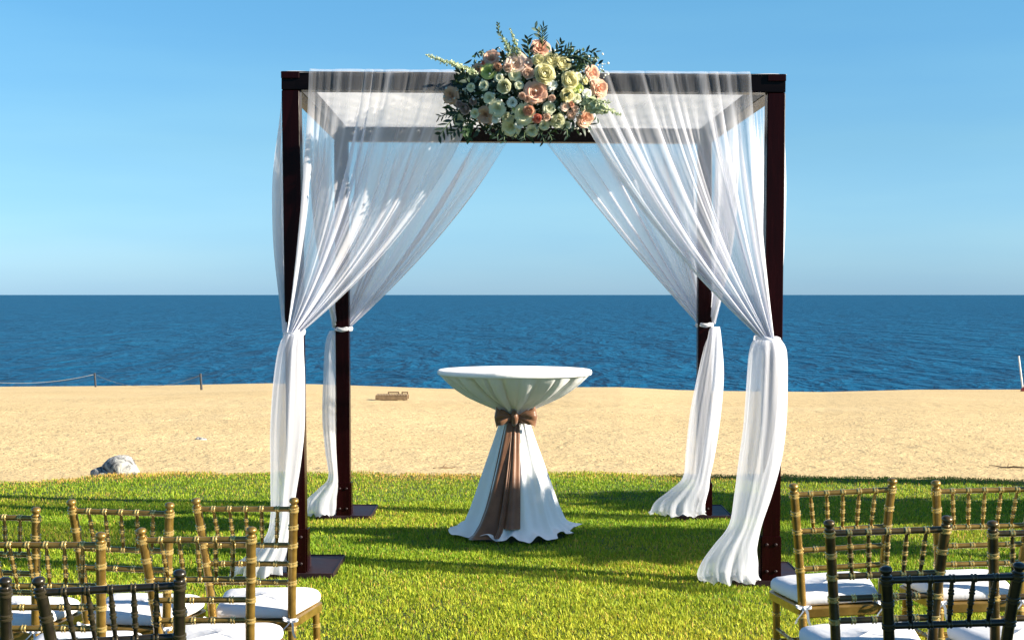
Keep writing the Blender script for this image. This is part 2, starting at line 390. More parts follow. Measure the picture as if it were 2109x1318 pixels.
# ------------------------------------------------------------------ grass blades (stuff)
def build_grass():
    g = np.random.default_rng(11)
    xs_, ys_ = [], []
    def scatter(x0, x1, y0, y1, dens):
        k = int((x1 - x0) * (y1 - y0) * dens); x = g.uniform(x0, x1, k); y = g.uniform(y0, y1, k)
        m = y < edge_y(x) + .03 * g.normal(size=k); return x[m], y[m]
    for x0, x1, y0, y1, dn in ((-3.4, 3.4, 5.3, 9.2, 10500), (-4.4, 4.4, 9.2, 12, 6400), (-5.6, 5.6, 12, 15.4, 3200),
                               (-4.6, -3.4, 5.3, 9.2, 1400), (3.4, 4.6, 5.3, 9.2, 1400), (-6, -4.4, 9.2, 12, 1200), (4.4, 6, 9.2, 12, 1200), (-3, 3, 3.2, 5.3, 1800)):
        a, b = scatter(x0, x1, y0, y1, dn); xs_.append(a); ys_.append(b)
    x = np.concatenate(xs_); y = np.concatenate(ys_)
    # keep blades off the base plates
    keep = np.ones(len(x), bool)
    for (cx, cy) in PLATES: keep &= ~((np.abs(x - cx) < .19) & (y > cy - .05) & (y < cy + .49))
    keep &= ((x - TABX) ** 2 + (y - TABY) ** 2) > .34 ** 2
    x = x[keep]; y = y[keep]; n = len(x)
    z = lawn_z(x, y)
    clump = .5 + .5 * np.sin(x * 9.1 + 2 * np.sin(y * 7.3)) * np.sin(y * 8.3 + 1.5 * np.sin(x * 6.1))
    near_edge = sstep(.45, .0, edge_y(x) - y)
    h = (.018 + .020 * g.random(n)) * (.7 + .5 * clump) * (1 - .2 * near_edge); w = .0030 + .0027 * g.random(n) + .0010 * (y - 6) / 6
    az = g.uniform(0, 2 * np.pi, n); lean = np.abs(g.normal(.55, .4, n)); fa = az + np.pi / 2 + g.normal(0, .5, n)
    dx = np.cos(az); dy = np.sin(az); sx = np.cos(fa) * w; sy = np.sin(fa) * w
    l1 = h * .55; 
    p0 = np.stack([x, y, z - .004], -1)
    mid = p0 + np.stack([dx * l1 * np.sin(lean * .5), dy * l1 * np.sin(lean * .5), l1 * np.cos(lean * .5)], -1)
    tip = mid + np.stack([dx * h * .5 * np.sin(lean * 1.5), dy * h * .5 * np.sin(lean * 1.5), h * .5 * np.cos(np.minimum(lean * 1.5, 1.5))], -1)
    sd_ = np.stack([sx, sy, np.zeros(n)], -1)
    V = np.stack([p0 - sd_ * .5, p0 + sd_ * .5, mid - sd_ * .5, mid + sd_ * .5, tip], 1).reshape(-1, 3)
    b = np.arange(n) * 5
    me = bpy.data.meshes.new('grass')
    quads = np.stack([b, b + 1, b + 3, b + 2], -1); tris = np.stack([b + 2, b + 3, b + 4], -1)
    me.vertices.add(len(V)); me.vertices.foreach_set('co', V.reshape(-1).astype(np.float32))
    li = np.concatenate([quads.reshape(-1), tris.reshape(-1)]); me.loops.add(len(li)); me.loops.foreach_set('vertex_index', li.astype(np.int32))
    st = np.concatenate([np.arange(n) * 4, n * 4 + np.arange(n) * 3]); me.polygons.add(2 * n); me.polygons.foreach_set('loop_start', st.astype(np.int32))
    me.update(calc_edges=True)
    # blade colours: green to yellow-green, drier in patches and along the sand
    patch = .5 + .22 * np.sin(x * 1.7 + .8 * y + np.sin(y * 1.9)) + .2 * np.sin(y * 2.3 - 1.1 * x + 1) + .16 * np.sin(5.3 * x + 2 * np.sin(3.7 * y)) * np.sin(4.9 * y + x)
    dry = np.clip(sstep(8.8, 6.4, y) * .42 + .34 * patch + g.normal(0, .19, n) - .02, 0, 1)
    c = (1 - dry)[:, None] * np.array([.175, .30, .015]) + dry[:, None] * np.array([.66, .60, .055])
    straw = g.random(n) < .03 + .10 * np.clip(patch * 2 - 1.1, 0, 1) + .75 * sstep(1.0, .15, edge_y(x) - y) * (.25 + .75 * np.sin(x * 1.1 + 2.4) ** 2)
    c = np.where(straw[:, None], np.array([.58, .36, .09]), c) * (.75 + .5 * g.random(n))[:, None]
    cc = np.repeat(np.concatenate([c, np.ones((n, 1))], 1), 5, 0)
    at = me.attributes.new('tint', 'FLOAT_COLOR', 'POINT'); at.data.foreach_set('color', cc.reshape(-1).astype(np.float32))
    me.materials.append(M_grass)
    o = bpy.data.objects.new('grass', me); COL.objects.link(o)
    tag(o, 'short green lawn grass, yellowing in patches and along the sand', 'grass', kind='stuff')

# ------------------------------------------------------------------ gazebo
YF, YB = 8.23, 10.93
topz = lambda py: CAMH + (HZ - py) / F * YF
PW = .10
corner = {}   # name: (base point, top point under the beam)
def cpt(px, Y, z): return Vector(((px - CX) / F * Y, Y, z))
ZT_L = topz(151); ZT_R = topz(157)
BH = .104
corner['FL'] = (cpt(613, YF, float(lawn_z(-1.2, YF))), cpt(602, YF, ZT_L - BH))
corner['FR'] = (cpt(1586, YF, float(lawn_z(1.45, YF))), cpt(1595, YF, ZT_R - BH))
corner['BL'] = (cpt(708, YB, float(lawn_z(-1.25, YB))), cpt(704, YB, ZT_L - BH))
corner['BR'] = (cpt(1450, YB, float(lawn_z(1.43, YB))), cpt(1450, YB, ZT_R - BH))
PLATES = [(corner[k][0].x, corner[k][0].y) for k in corner]
gz = empty('gazebo', ((corner['FL'][0] + corner['BR'][0]) / 2)); gz.location.z = 0
tag(gz, 'square wedding gazebo of dark mahogany posts and beams on the lawn', 'gazebo')
off = -gz.location
def part(mb, name, mat, parent, sharp=True):
    mb.v = [tuple(Vector(v) + off) for v in mb.v]
    o = mb.build(name, mat, parent)
    if sharp: autosmooth(o)
    return o
for k in ('FL', 'FR', 'BL', 'BR'):
    b, t = corner[k]
    post = part(MB().beam(b + Vector((0, 0, .03)), t, PW, PW, .005), 'post', M_wood, gz)
    # steel base: plate, sleeve, gusset, bolts
    pl = part(MB().box((b.x, b.y + .22, b.z + .028), (.40, .58, .014), None, .003), 'base_plate', M_plate, post)
    rim = MB()
    for sx in (-1, 1): rim.box((b.x + sx * .203, b.y + .22, b.z + .022), (.008, .58, .036), None, .002)
    for yy in (-.073, .513): rim.box((b.x, b.y + yy, b.z + .022), (.40, .008, .036), None, .002)
    part(rim, 'plate_edge', M_plate, post)
    slv = MB()
    dz = .25
    slv.box((b.x, b.y - .056, b.z + .035 + dz / 2), (PW + .004, .008, dz), None, .002)
    for sx in (-1, 1): slv.box((b.x + sx * .0555, b.y + .004, b.z + .035 + dz / 2), (.007, .10, dz * .96), None, .002)
    part(slv, 'post_sleeve', M_wood, post)
    gus = MB()
    for sx in (-1, 1):
        x0 = b.x + sx * .045; v = [(x0 - .004, b.y + .051, b.z + .036), (x0 - .004, b.y + .19, b.z + .036), (x0 - .004, b.y + .051, b.z + .27)]
        v += [(p[0] + .008, p[1], p[2]) for p in v]; gus.add(v, [(0, 1, 2), (5, 4, 3), (0, 3, 4, 1), (1, 4, 5, 2), (2, 5, 3, 0)])
    part(gus, 'gusset', M_plate, post)
    for sx, zz in ((-.025, .24), (.025, .24), (-.025, .09), (.025, .09)):
        p = Vector((b.x + sx, b.y - .060, b.z + zz))
        part(MB().tube([p, p + Vector((0, -.006, 0)), p + Vector((0, -.009, 0))], [.009, .009, .005], 6), 'bolt', M_plate, post)
dz = Vector((0, 0, BH / 2)); ov = .05
fl, fr, bl, br = [corner[k][1] + dz for k in ('FL', 'FR', 'BL', 'BR')]
ex = Vector((ov, 0, 0)); ey = Vector((0, ov + .0015, 0))
fb = part(MB().beam(fl - ex, fr + ex, .104, BH, .004), 'beam', M_beam, gz)
bb = part(MB().beam(bl - ex, br + ex, .104, BH, .004), 'beam', M_beam, gz)
part(MB().beam(fl + ey, bl - ey, .098, BH - .006, .004), 'beam', M_beam, gz)
part(MB().beam(fr + ey, br - ey, .098, BH - .006, .004), 'beam', M_beam, gz)
for c_, s_ in ((fl, 1), (fr, -1)):
    part(MB().box(c_ + Vector((0, -.056, .030)), (.102, .012, .040), None, .003), 'end_cap', M_wood, gz)

# canopy cloth laid over the beams, sagging a little, its hem showing along the front
n = 70; U = np.linspace(0, 1, n); uu, vv = np.meshgrid(U, U)
fz = np.array([list(fl - ex), list(fr + ex), list(bl - ex), list(br + ex)])
ext = .006
def bil(u, v): return ((1 - u)[..., None] * (1 - v)[..., None] * fz[0] + u[..., None] * (1 - v)[..., None] * fz[1] + (1 - u)[..., None] * v[..., None] * fz[2] + u[..., None] * v[..., None] * fz[3])
V = bil(uu, vv); V[..., 1] += (vv - .5) * 2 * (.052 + ext); V[..., 0] += (uu - .5) * 2 * ext
edge_d = np.minimum.reduce([uu, 1 - uu, vv, 1 - vv])
V[..., 2] += BH / 2 + .005 - .10 * sstep(.04, .4, edge_d) + .004 * np.sin(uu * 60) * np.sin(vv * 41)
lip = (edge_d < 1e-6); V[..., 2] -= np.where(lip, .010 + .003 * np.sin(uu * 37 + vv * 29), 0)
cc = grid_obj('canopy_cloth', V, M_roof); tag(cc, 'flat white cloth roof stretched over the gazebo beams', 'canopy')

# ------------------------------------------------------------------ curtains
def swag_mesh(name, A, B, G, out, gw, parent, nf=15, seed=0, cx=.86, cz=.47, billow=.0, base=.43, amp=1.0, wrap=.10, rows=64, cols=230, drop=0):
    """cloth hung over a beam from A (by the post) to B and pulled together at G; out = outward normal of the beam face"""
    r = np.random.default_rng(seed); A = np.array(A); B = np.array(B); G = np.array(G); out = np.array(out, float); gw = np.array(gw, float)
    u = np.linspace(0, 1, cols); s = r.uniform(0, 6.28, 8)
    ph = 2 * np.pi * (nf * u + .55 * np.sin(2 * np.pi * 1.3 * u + s[0]) + .32 * np.sin(2 * np.pi * 2.9 * u + s[1]) + .18 * np.sin(2 * np.pi * 5.3 * u + s[2]))
    ph2 = 2 * np.pi * (nf * 2.3 * u + .5 * np.sin(2 * np.pi * 2.1 * u + s[3]))
    mod = .55 + .45 * np.sin(2 * np.pi * 1.9 * u + s[4]) * np.sin(2 * np.pi * 3.7 * u + s[5])
    rowsV = []; dens = []
    axis = (B - A) / np.linalg.norm(B - A); Wd = np.linalg.norm(B - A)
    # over the top of the beam
    for q in np.linspace(0, 1, 4):
        k = .5
        up = np.clip(u + k * np.sin(ph) / (2 * np.pi * nf), 0, 1)
        p = A + up[:, None] * (B - A) - out * (wrap * (1 - q)) + np.array([0, 0, .002]) + np.outer(.0015 * (np.cos(ph) + 1), [0, 0, 1])
        rowsV.append(p); dens.append(np.full(cols, base * .5))
    for v in np.linspace(0.012, 1, rows) ** 1.0:
        k = .7 + 1.5 * sstep(0, .5, v)
        up = u + k * mod * np.sin(ph) / (2 * np.pi * nf) + .25 * np.sin(ph2) / (2 * np.pi * nf * 2.3)
        up = np.clip(up, -.01, 1.01)
        Tp = A + up[:, None] * (B - A); Gp = G + (up - .5)[:, None] * gw
        C = Gp + (Tp - Gp) * cx; C[:, 2] = Gp[:, 2] + (Tp[:, 2] - Gp[:, 2]) * cz
        p = (1 - v) ** 2 * Tp + 2 * v * (1 - v) * C + v * v * Gp
        wr = np.linalg.norm(p[-1] - p[0]) / Wd
        a = amp * (.003 + .030 * sstep(.04, .45, v) - .014 * sstep(.6, 1, v))
        nrm = a * (np.cos(ph) * (.5 + .5 * mod) + .35 * np.cos(ph2)) + .010 + billow * np.sin(np.pi * v) ** 1.2
        p = p + np.outer(nrm, out)
        o_ = (1 - (1 - base) ** (1 / max(wr, .10) ** .8)) * (.34 + .66 * sstep(.05, .22, v))
        bunch = np.maximum(0, np.cos(ph + 1.0)) ** 6 * (.25 + .75 * mod) + .5 * np.maximum(0, np.cos(ph2)) ** 8 * (1 - mod)
        streak = .36 * bunch - .03
        edge = .25 * np.exp(-((1 - u) / .012) ** 2) + .2 * np.exp(-(u / .012) ** 2)
        dens.append(np.clip(o_ + streak * (1 - .4 * v) + edge, .15, .97)); rowsV.append(p)
    V = np.stack(rowsV); o = grid_obj(name, V - np.array(parent.location), M_sheer, parent, attr={'thread_cover': np.stack(dens)})
    return o

def tail_mesh(name, secs, parent, seed=0, nfold=9, dens=.64, foot=3):
    """gathered cloth hanging below the tie: list of (px, py, half width px, depth Y, half depth m)"""
    r = np.random.default_rng(seed); S = np.array(secs, float)
    m = 72; rows = 60; k = np.linspace(0, len(S) - 1, rows)
    # smooth interpolation (Catmull-Rom per column)
    def cr(col):
        y = S[:, col]; out_ = []
        for t in k:
            i = min(int(t), len(y) - 2); f = t - i
            p0, p1, p2, p3 = y[max(i - 1, 0)], y[i], y[i + 1], y[min(i + 2, len(y) - 1)]
            out_.append(.5 * (2 * p1 + (p2 - p0) * f + (2 * p0 - 5 * p1 + 4 * p2 - p3) * f * f + (3 * p1 - p0 - 3 * p2 + p3) * f ** 3))
        return np.array(out_)
    px, py, hw, dY, hd = [cr(c) for c in range(5)]
    th = np.linspace(0, 2 * np.pi, m, endpoint=False); s = r.uniform(0, 6.28, 6); V = []
    D = []
    for i in range(rows):
        v = i / (rows - 1); c = P(px[i], py[i], dY[i]); w = hw[i] * dY[i] / F
        tw = .6 * v + s[0]
        belly = 1 - .55 * math.sin(math.pi * min(v / .8, 1)) ** .7
        fold = 1 + belly * (.075 * np.sin(nfold * th + 1.4 * math.sin(3 * v + s[1])) + .045 * np.sin((nfold * 2 - 3) * th + s[1] + 2 * math.sin(4.1 * v))) + .06 * np.sin(3 * th + s[2] + 2.5 * v) + .035 * np.sin(5 * th + s[3] - 3 * v)
        ft = sstep(.86, 1, v)
        fold = fold + ft * (.07 * np.sin(11 * th + s[3] + 2 * np.sin(2 * th + s[1])) * (np.sin(2 * th + s[4]) + 1) + .05 * np.sin(23 * th + 3 * np.sin(3 * th + s[2])) + .06 * np.sin(4 * th + s[0]))
        x = c.x + w * np.cos(th) * fold; y = c.y + hd[i] * np.sin(th) * fold
        z = c.z + ft * (.010 * np.sin(9 * th + s[5] + np.sin(3 * th)) + .006 * np.sin(21 * th + s[2]))
        if v > .9: z = np.maximum(z, lawn_z(x, y) + .030)
        V.append(np.stack([x, y, np.broadcast_to(z, x.shape)], -1)); D.append(dens + .10 * belly * np.sin(nfold * th + 1.4 * math.sin(3 * v + s[1])) + .12 * sstep(.15, 0, v) + .06 * np.sin(5 * th + 2 * v + s[0]) - .10 * math.sin(math.pi * min(v / .8, 1)))
    V = np.stack(V); o = grid_obj(name, V - np.array(parent.location), M_sheer, parent, closed_u=True, attr={'thread_cover': np.clip(np.stack(D), 0, .97)})
    return o

def tie_mesh(px, py, hw, Y, hd, parent, tilt=0):
    c = P(px, py, Y); w = hw * Y / F; th = np.linspace(0, 2 * np.pi, 40, endpoint=False); V = []
    for q in np.linspace(-1, 1, 9):
        b = 1 + .10 * math.sqrt(max(0, 1 - q * q)) + .03 * np.sin(7 * th + q * 5)
        V.append(np.stack([c.x + w * np.cos(th) * b, c.y + hd * np.sin(th) * b, c.z + q * .016 + tilt * np.cos(th) + .003 * np.sin(5 * th)], -1))
    return grid_obj('tie_band', np.stack(V) - np.array(parent.location), M_sheer, parent, closed_u=True, attr={'thread_cover': np.full((9, 40), .95)})

def beam_top(c, o): return c + Vector((0, 0, BH / 2 + .007)) + Vector(o)
CUR = {}
def curtain(k, label):
    b = corner[k][0]; e = empty('curtain', (b.x, b.y, b.z)); tag(e, label, 'curtain', 'tied-back sheer curtains on the gazebo posts'); CUR[k] = e; return e
fo = (0, -.058, 0)
# front left
e = curtain('FL', 'white sheer curtain tied on the front left gazebo post, behind the left chairs')
swag_mesh('draped_panel', beam_top(cpt(642, YF, fl.z), fo), beam_top(cpt(1000, YF, fl.z - .005), fo), P(607, 684, YF - .085), (0, -1, 0), (.075, .02, 0), e, nf=7, seed=1, cx=.80, cz=.47)
swag_mesh('side_panel', beam_top(fl + Vector((-.056, .10, 0)), (0, 0, 0)), beam_top(fl + Vector((-.050, 1.32, 0)), (0, 0, 0)), P(597, 684, YF - .03), (-1, 0, 0), (.01, .06, 0), e, nf=7, seed=2, billow=.03, cx=.9)
tie_mesh(606, 686, 21, YF - .035, .075, e, .006)
tail_mesh('hanging_tail', [(606, 688, 18, 8.15, .05), (600, 720, 25, 8.14, .07), (596, 790, 32, 8.13, .09), (592, 880, 35, 8.12, .10), (588, 950, 31, 8.12, .09), (583, 1010, 26, 8.12, .08),
          (579, 1060, 22, 8.12, .07), (571, 1100, 22, 8.14, .07), (556, 1132, 32, 8.16, .09), (537, 1158, 46, 8.18, .13), (530, 1178, 52, 8.2, .15)], e, seed=3)
# front right
e = curtain('FR', 'white sheer curtain tied on the front right gazebo post, its tail spreading on the grass')
swag_mesh('draped_panel', beam_top(cpt(1540, YF, fr.z), fo), beam_top(cpt(1150, YF, fr.z + .008), fo), P(1579, 697, YF - .085), (0, -1, 0), (-.075, .02, 0), e, nf=7, seed=4, cx=.74, cz=.5)
swag_mesh('side_panel', beam_top(fr + Vector((.056, .06, 0)), (0, 0, 0)), beam_top(fr + Vector((.050, 1.32, 0)), (0, 0, 0)), P(1594, 697, YF - .02), (1, 0, 0), (.01, .06, 0), e, nf=7, seed=5, billow=.015, cx=.9, base=.42)
tie_mesh(1580, 698, 25, YF - .035, .08, e, -.004)
tail_mesh('hanging_tail', [(1580, 700, 26, 8.15, .06), (1581, 726, 37, 8.13, .09), (1578, 800, 41, 8.11, .11), (1573, 880, 43, 8.1, .12), (1563, 950, 43, 8.09, .12), (1549, 1020, 38, 8.08, .10),
          (1534, 1080, 33, 8.06, .08), (1514, 1122, 44, 8.05, .09), (1503, 1152, 54, 8.05, .10), (1497, 1180, 58, 8.05, .12), (1500, 1192, 58, 8.06, .13)], e, seed=16)
# back left
e = curtain('BL', 'white sheer curtain tied on the back left gazebo post, tail left of the post')
ob = (0, .058, 0)
swag_mesh('draped_panel', beam_top(cpt(735, YB, bl.z), ob), beam_top(cpt(1062, YB, bl.z), ob), P(709, 676, YB + .085), (0, 1, 0), (.07, .02, 0), e, base=.48, nf=6, seed=7, cx=.64, cz=.48)
swag_mesh('side_panel', beam_top(bl + Vector((-.056, -.10, 0)), (0, 0, 0)), beam_top(bl + Vector((-.050, -1.28, 0)), (0, 0, 0)), P(694, 676, YB + .02), (-1, 0, 0), (.01, -.06, 0), e, nf=7, seed=8, billow=.02, cx=.9)
tie_mesh(707, 678, 18, YB + .02, .085, e, .003)
tail_mesh('hanging_tail', [(691, 681, 11, 10.98, .05), (685, 710, 14, 10.97, .07), (681, 780, 14, 10.95, .08), (679, 860, 14, 10.93, .08), (683, 930, 12, 10.91, .07), (687, 982, 10, 10.89, .05),
          (677, 1006, 20, 10.87, .06), (664, 1028, 30, 10.86, .09), (660, 1050, 33, 10.87, .12), (660, 1057, 33, 10.87, .13)], e, seed=9, nfold=7)
# back right
e = curtain('BR', 'white sheer curtain tied on the back right gazebo post, tail hanging before the post')
swag_mesh('draped_panel', beam_top(cpt(1425, YB, br.z), ob), beam_top(cpt(1105, YB, br.z), ob), P(1447, 667, YB + .085), (0, 1, 0), (-.07, .02, 0), e, base=.48, nf=6, seed=10, cx=.56, cz=.5)
swag_mesh('side_panel', beam_top(br + Vector((.056, -.10, 0)), (0, 0, 0)), beam_top(br + Vector((.050, -1.28, 0)), (0, 0, 0)), P(1464, 667, YB + .02), (1, 0, 0), (.01, -.06, 0), e, nf=7, seed=11, billow=.02, cx=.9, base=.42)
tie_mesh(1451, 669, 17, YB + .02, .085, e, .002)
tail_mesh('hanging_tail', [(1470, 673, 11, 10.93, .06), (1469, 700, 15, 10.88, .08), (1463, 770, 25, 10.82, .10), (1452, 850, 30, 10.79, .11), (1442, 930, 29, 10.78, .11), (1434, 982, 27, 10.78, .10),
          (1420, 1008, 38, 10.78, .11), (1402, 1032, 50, 10.79, .13), (1396, 1050, 53, 10.8, .15), (1397, 1056, 53, 10.8, .16)], e, seed=12)

# ------------------------------------------------------------------ cocktail table with cloth, sash and bow
TABY = 9.86; TABX = (1060 - CX) / F * TABY
tz = float(lawn_z(TABX, TABY))
tb = empty('cocktail_table', (TABX, TABY, tz)); tag(tb, 'tall round cocktail table in white cloth gathered by a brown satin sash', 'table')
ZTOP = CAMH - (762 - HZ) / F * TABY - tz
RT = 159 * TABY / F
th = np.linspace(0, 2 * np.pi, 260, endpoint=False)
def zpy(py): return CAMH - (py - HZ) / F * TABY - tz
# top: stretched flat cloth with a rounded thick rim
V = []
for r_, z_ in ((0.0, 0), (.25, 0), (.48, 0), (RT - .012, -.001), (RT - .004, -.004), (RT, -.012), (RT, -.026), (RT - .004, -.033), (RT - .014, -.037)):
    V.append(np.stack([r_ * np.cos(th), r_ * np.sin(th), ZTOP + .004 + z_ + 0 * th], -1))
grid_obj('tabletop', np.stack(V), M_linen, tb, closed_u=True)
# underside drape and skirt in one cloth
prof = [(RT - .008, zpy(770)), (RT - .055, zpy(785)), (RT - .12, zpy(800)), (RT - .20, zpy(815)), (RT - .30, zpy(829)), (RT - .39, zpy(841)), (.098, zpy(850)), (.088, zpy(860)), (.10, zpy(876)), (.135, zpy(910)),
        (.185, zpy(955)), (.235, zpy(1000)), (.278, zpy(1040)), (.318, zpy(1070)), (.362, zpy(1090)), (.415, zpy(1098) + .0)]
prof = np.array(prof); kk = np.linspace(0, len(prof) - 1, 110)
pr = np.interp(kk, range(len(prof)), prof[:, 0]); pz = np.interp(kk, range(len(prof)), prof[:, 1])
ker = np.array([1, 2, 3, 2, 1]) / 9.0
pr = np.convolve(np.pad(pr, 2, mode='edge'), ker, 'valid'); pz = np.convolve(np.pad(pz, 2, mode='edge'), ker, 'valid')
zn = zpy(860)
r2 = np.random.default_rng(21); s = r2.uniform(0, 6.28, 10)
V = []
phs = 13 * th + .9 * np.sin(3 * th + s[0]) + .6 * np.sin(5 * th + s[1])
phu = 25 * th + 1.1 * np.sin(2 * th + s[2]) + .8 * np.sin(4 * th + s[3])
def skirt_r(i, thv):
    phs_ = 13 * thv + .9 * np.sin(3 * thv + s[0]) + .6 * np.sin(5 * thv + s[1]); t = np.clip((zn - pz[i]) / zn, 0, 1)
    return pr[i] * (1 + (.07 - .02 * t) * np.sin(phs_) + (.05 - .03 * t) * np.sin(2 * phs_ + s[4]) + .05 * t * np.sin(4 * thv + s[5]))
for i in range(len(kk)):
    if pz[i] > zn:
        q = np.clip((pz[i] - zn) / (prof[0, 1] - zn), 0, 1)          # 1 at rim
        pin = np.sin(np.pi * q) ** .8
        crease = np.maximum(0, np.sin(phu)) ** 5 + .35 * np.maximum(0, np.sin(phu * .5 + 1)) ** 2
        r_ = pr[i] * (1 - pin ** .7 * (.16 + .30 * (1 - q)) * crease * (.6 + .4 * np.sin(3 * th + s[6]))) + (1 - q) * .012 * np.sin(13 * th + s[7])
        z_ = pz[i] + pin * .008 * np.sin(phu * .5)
    else:
        t = (zn - pz[i]) / zn
        r_ = skirt_r(i, th); z_ = pz[i] + 0 * th
        hem = sstep(.86, 1.0, t); ruf = np.sin(11 * th + 1.6 * np.sin(3 * th + s[9])); fine_ = np.sin(26 * th + 2 * np.sin(4 * th))
        r_ = r_ + hem * (.016 * ruf + .007 * fine_ + .02 * np.sin(3 * th + s[8]))
        z_ = z_ + hem * (.026 + .020 * np.sin(11 * th + 1.6 * np.sin(3 * th + s[9]) + 1.2) + .008 * fine_)
        z_ = np.maximum(z_, .012)
    V.append(np.stack([r_ * np.cos(th), r_ * np.sin(th), z_ + 0 * th], -1))
grid_obj('draped_cloth', np.stack(V), M_linen, tb, closed_u=True)
# the solid table under the cloth
V = [np.stack([r_ * np.cos(th), r_ * np.sin(th), z_ + 0 * th], -1) for r_, z_ in ((0, ZTOP - .004), (RT - .02, ZTOP - .004), (RT - .016, ZTOP - .010), (RT - .016, ZTOP - .026), (RT - .02, ZTOP - .030), (0, ZTOP - .030))]
grid_obj('table_board', np.stack(V)[:, ::4], M_board, tb, closed_u=True)
MB().tube([(0, 0, .03), (0, 0, ZTOP - .031)], .038, 12).build('pedestal', M_beam, tb)
# sash
sash = empty('sash'); sash.parent = tb
V = []
for q in np.linspace(-1, 1, 11):
    r_ = .104 + .008 * math.sqrt(max(0, 1 - q * q)) + .004 * np.sin(9 * th + 4 * q) + .004 * abs(math.sin(q * 7))
    V.append(np.stack([r_ * np.cos(th), r_ * np.sin(th), zpy(859) + q * .030 + .004 * np.sin(2 * th)], -1))
grid_obj('sash_band', np.stack(V)[:, ::3], M_satin, sash, closed_u=True)
def bow_loop(sx, lx, lz):
    # a puffed loop: strip going out and back, width flaring outwards
    V = []
    for t in np.linspace(0, 1, 26):
        a = 2 * math.pi * t
        ox = lx * math.sin(a / 2) ** .9; oy = -.028 * math.sin(a) - .02
        w = .022 + .072 * math.sin(a / 2) ** 1.2
        row = []
        for q in np.linspace(-1, 1, 9):
            row.append((sx * (ox + .008 * math.cos(q * 2.5) * math.sin(a / 2)), -.118 + oy * (1 - .25 * q * q) + .006 * math.sin(q * 6 + a * 2), zpy(857) + q * w * .72 + lz * math.sin(a / 2) + .006 * math.sin(5 * q + 3 * a)))
        V.append(row)
    grid_obj('bow_loop', np.array(V), M_satin, sash)
bow_loop(-1, .128, .004); bow_loop(1, .142, .006)
kn = MB(); kn.tube([(-.006, -.125, zpy(843)), (-.002, -.142, zpy(849)), (.003, -.148, zpy(857)), (.001, -.142, zpy(865)), (-.004, -.122, zpy(871))], [.016, .021, .023, .021, .016], 12); kn.build('knot', M_satin, sash)
def sash_tail(name, a0, a1, w0, w1, pyend, wig, lab=None):
    """strip lying on the skirt, from the knot down; a = angle from facing camera (negative = left)"""
    V = []; idx = [i for i in range(len(kk)) if zpy(866) >= pz[i] >= zpy(pyend)]
    for j, i in enumerate(idx):
        t = j / (len(idx) - 1); ac = a0 + (a1 - a0) * t ** .8; w = w0 + (w1 - w0) * t ** .7
        row = []
        for q in np.linspace(-1, 1, 13):
            rr = float(skirt_r(i, np.array(-math.pi / 2 + ac))) * .35 + pr[i] * .70 + .012
            aa = -math.pi / 2 + ac + q * w / 2 / rr
            rq = rr + wig * math.sin(q * 3.2 + 1.2 + t) * (.3 + .7 * t) + .006 * math.cos(q * 7 + 2)
            row.append((rq * math.cos(aa), rq * math.sin(aa), max(pz[i], .04)))
        V.append(row)
    return grid_obj(name, np.array(V), M_satin, sash)
sash_tail('sash_tail', -.30, -.62, .06, .195, 1095, .034)
sash_tail('sash_tail', -.10, -.30, .02, .045, 1092, .010)
sash_tail('sash_tail', .08, -.06, .05, .135, 1076, .016)

# ------------------------------------------------------------------ flowers on the front beam
FA = cpt(1080, YF, (ZT_L + ZT_R) / 2 - .03); FA.y -= .06
fa = empty('floral_arrangement', FA); tag(fa, 'large arrangement of peach and cream roses with greenery on the front beam', 'flowers')
def cpx(cx, cy): return 850 + cx * .22760, 30 + cy * .22760
def surf(cx, cy, push=0):
    px, py = cpx(cx, cy); ex_ = (px - 1080) / 190; ey_ = (py - 175) / 130
    rr = min(1, ex_ * ex_ + ey_ * ey_); dep = .26 * math.sqrt(1 - rr) + push
    p = P(px, py, YF - .08 - dep); nrm = Vector((ex_ * .8, -(.55 + .8 * math.sqrt(1 - rr)), -ey_ * .8)).normalized()
    return p, nrm
def petal(mb, R_, H, th0, W, curl, rng_, tip=.12, lean=0.0):
    """one cupped petal: rises from the base at the centre, its rim frilled and rolled outwards by curl"""
    v = []; ns, ntt = 7, 6; w1 = rng_.uniform(0, 6.28); w2 = rng_.uniform(.6, 1.4)
    for t in np.linspace(0, 1, ntt):
        for s_ in np.linspace(-1, 1, ns):
            te = t * (1 - tip * s_ * s_)
            rad = R_ * math.sin(min(te * 1.25, 1.25) * 1.15) ** .8 * (1 - .10 * (1 - s_ * s_) * t) + curl * R_ * t ** 5 + .03 * R_ * math.sin(3 * s_ + w1) * t
            z = H * R_ * te ** 1.25 - curl * .7 * R_ * t ** 6 + .045 * R_ * math.sin(w2 * 4 * s_ + w1) * t * t + lean * R_ * t
            a = th0 + s_ * W * (.35 + .65 * math.sin(min(1, t * 1.35) * math.pi / 2)) * (1 - .22 * t ** 3)
            v.append((rad * math.cos(a), rad * math.sin(a), z))
    f = [(i * ns + k, i * ns + k + 1, (i + 1) * ns + k + 1, (i + 1) * ns + k) for i in range(ntt - 1) for k in range(ns - 1)]
    mb.add(v, f)
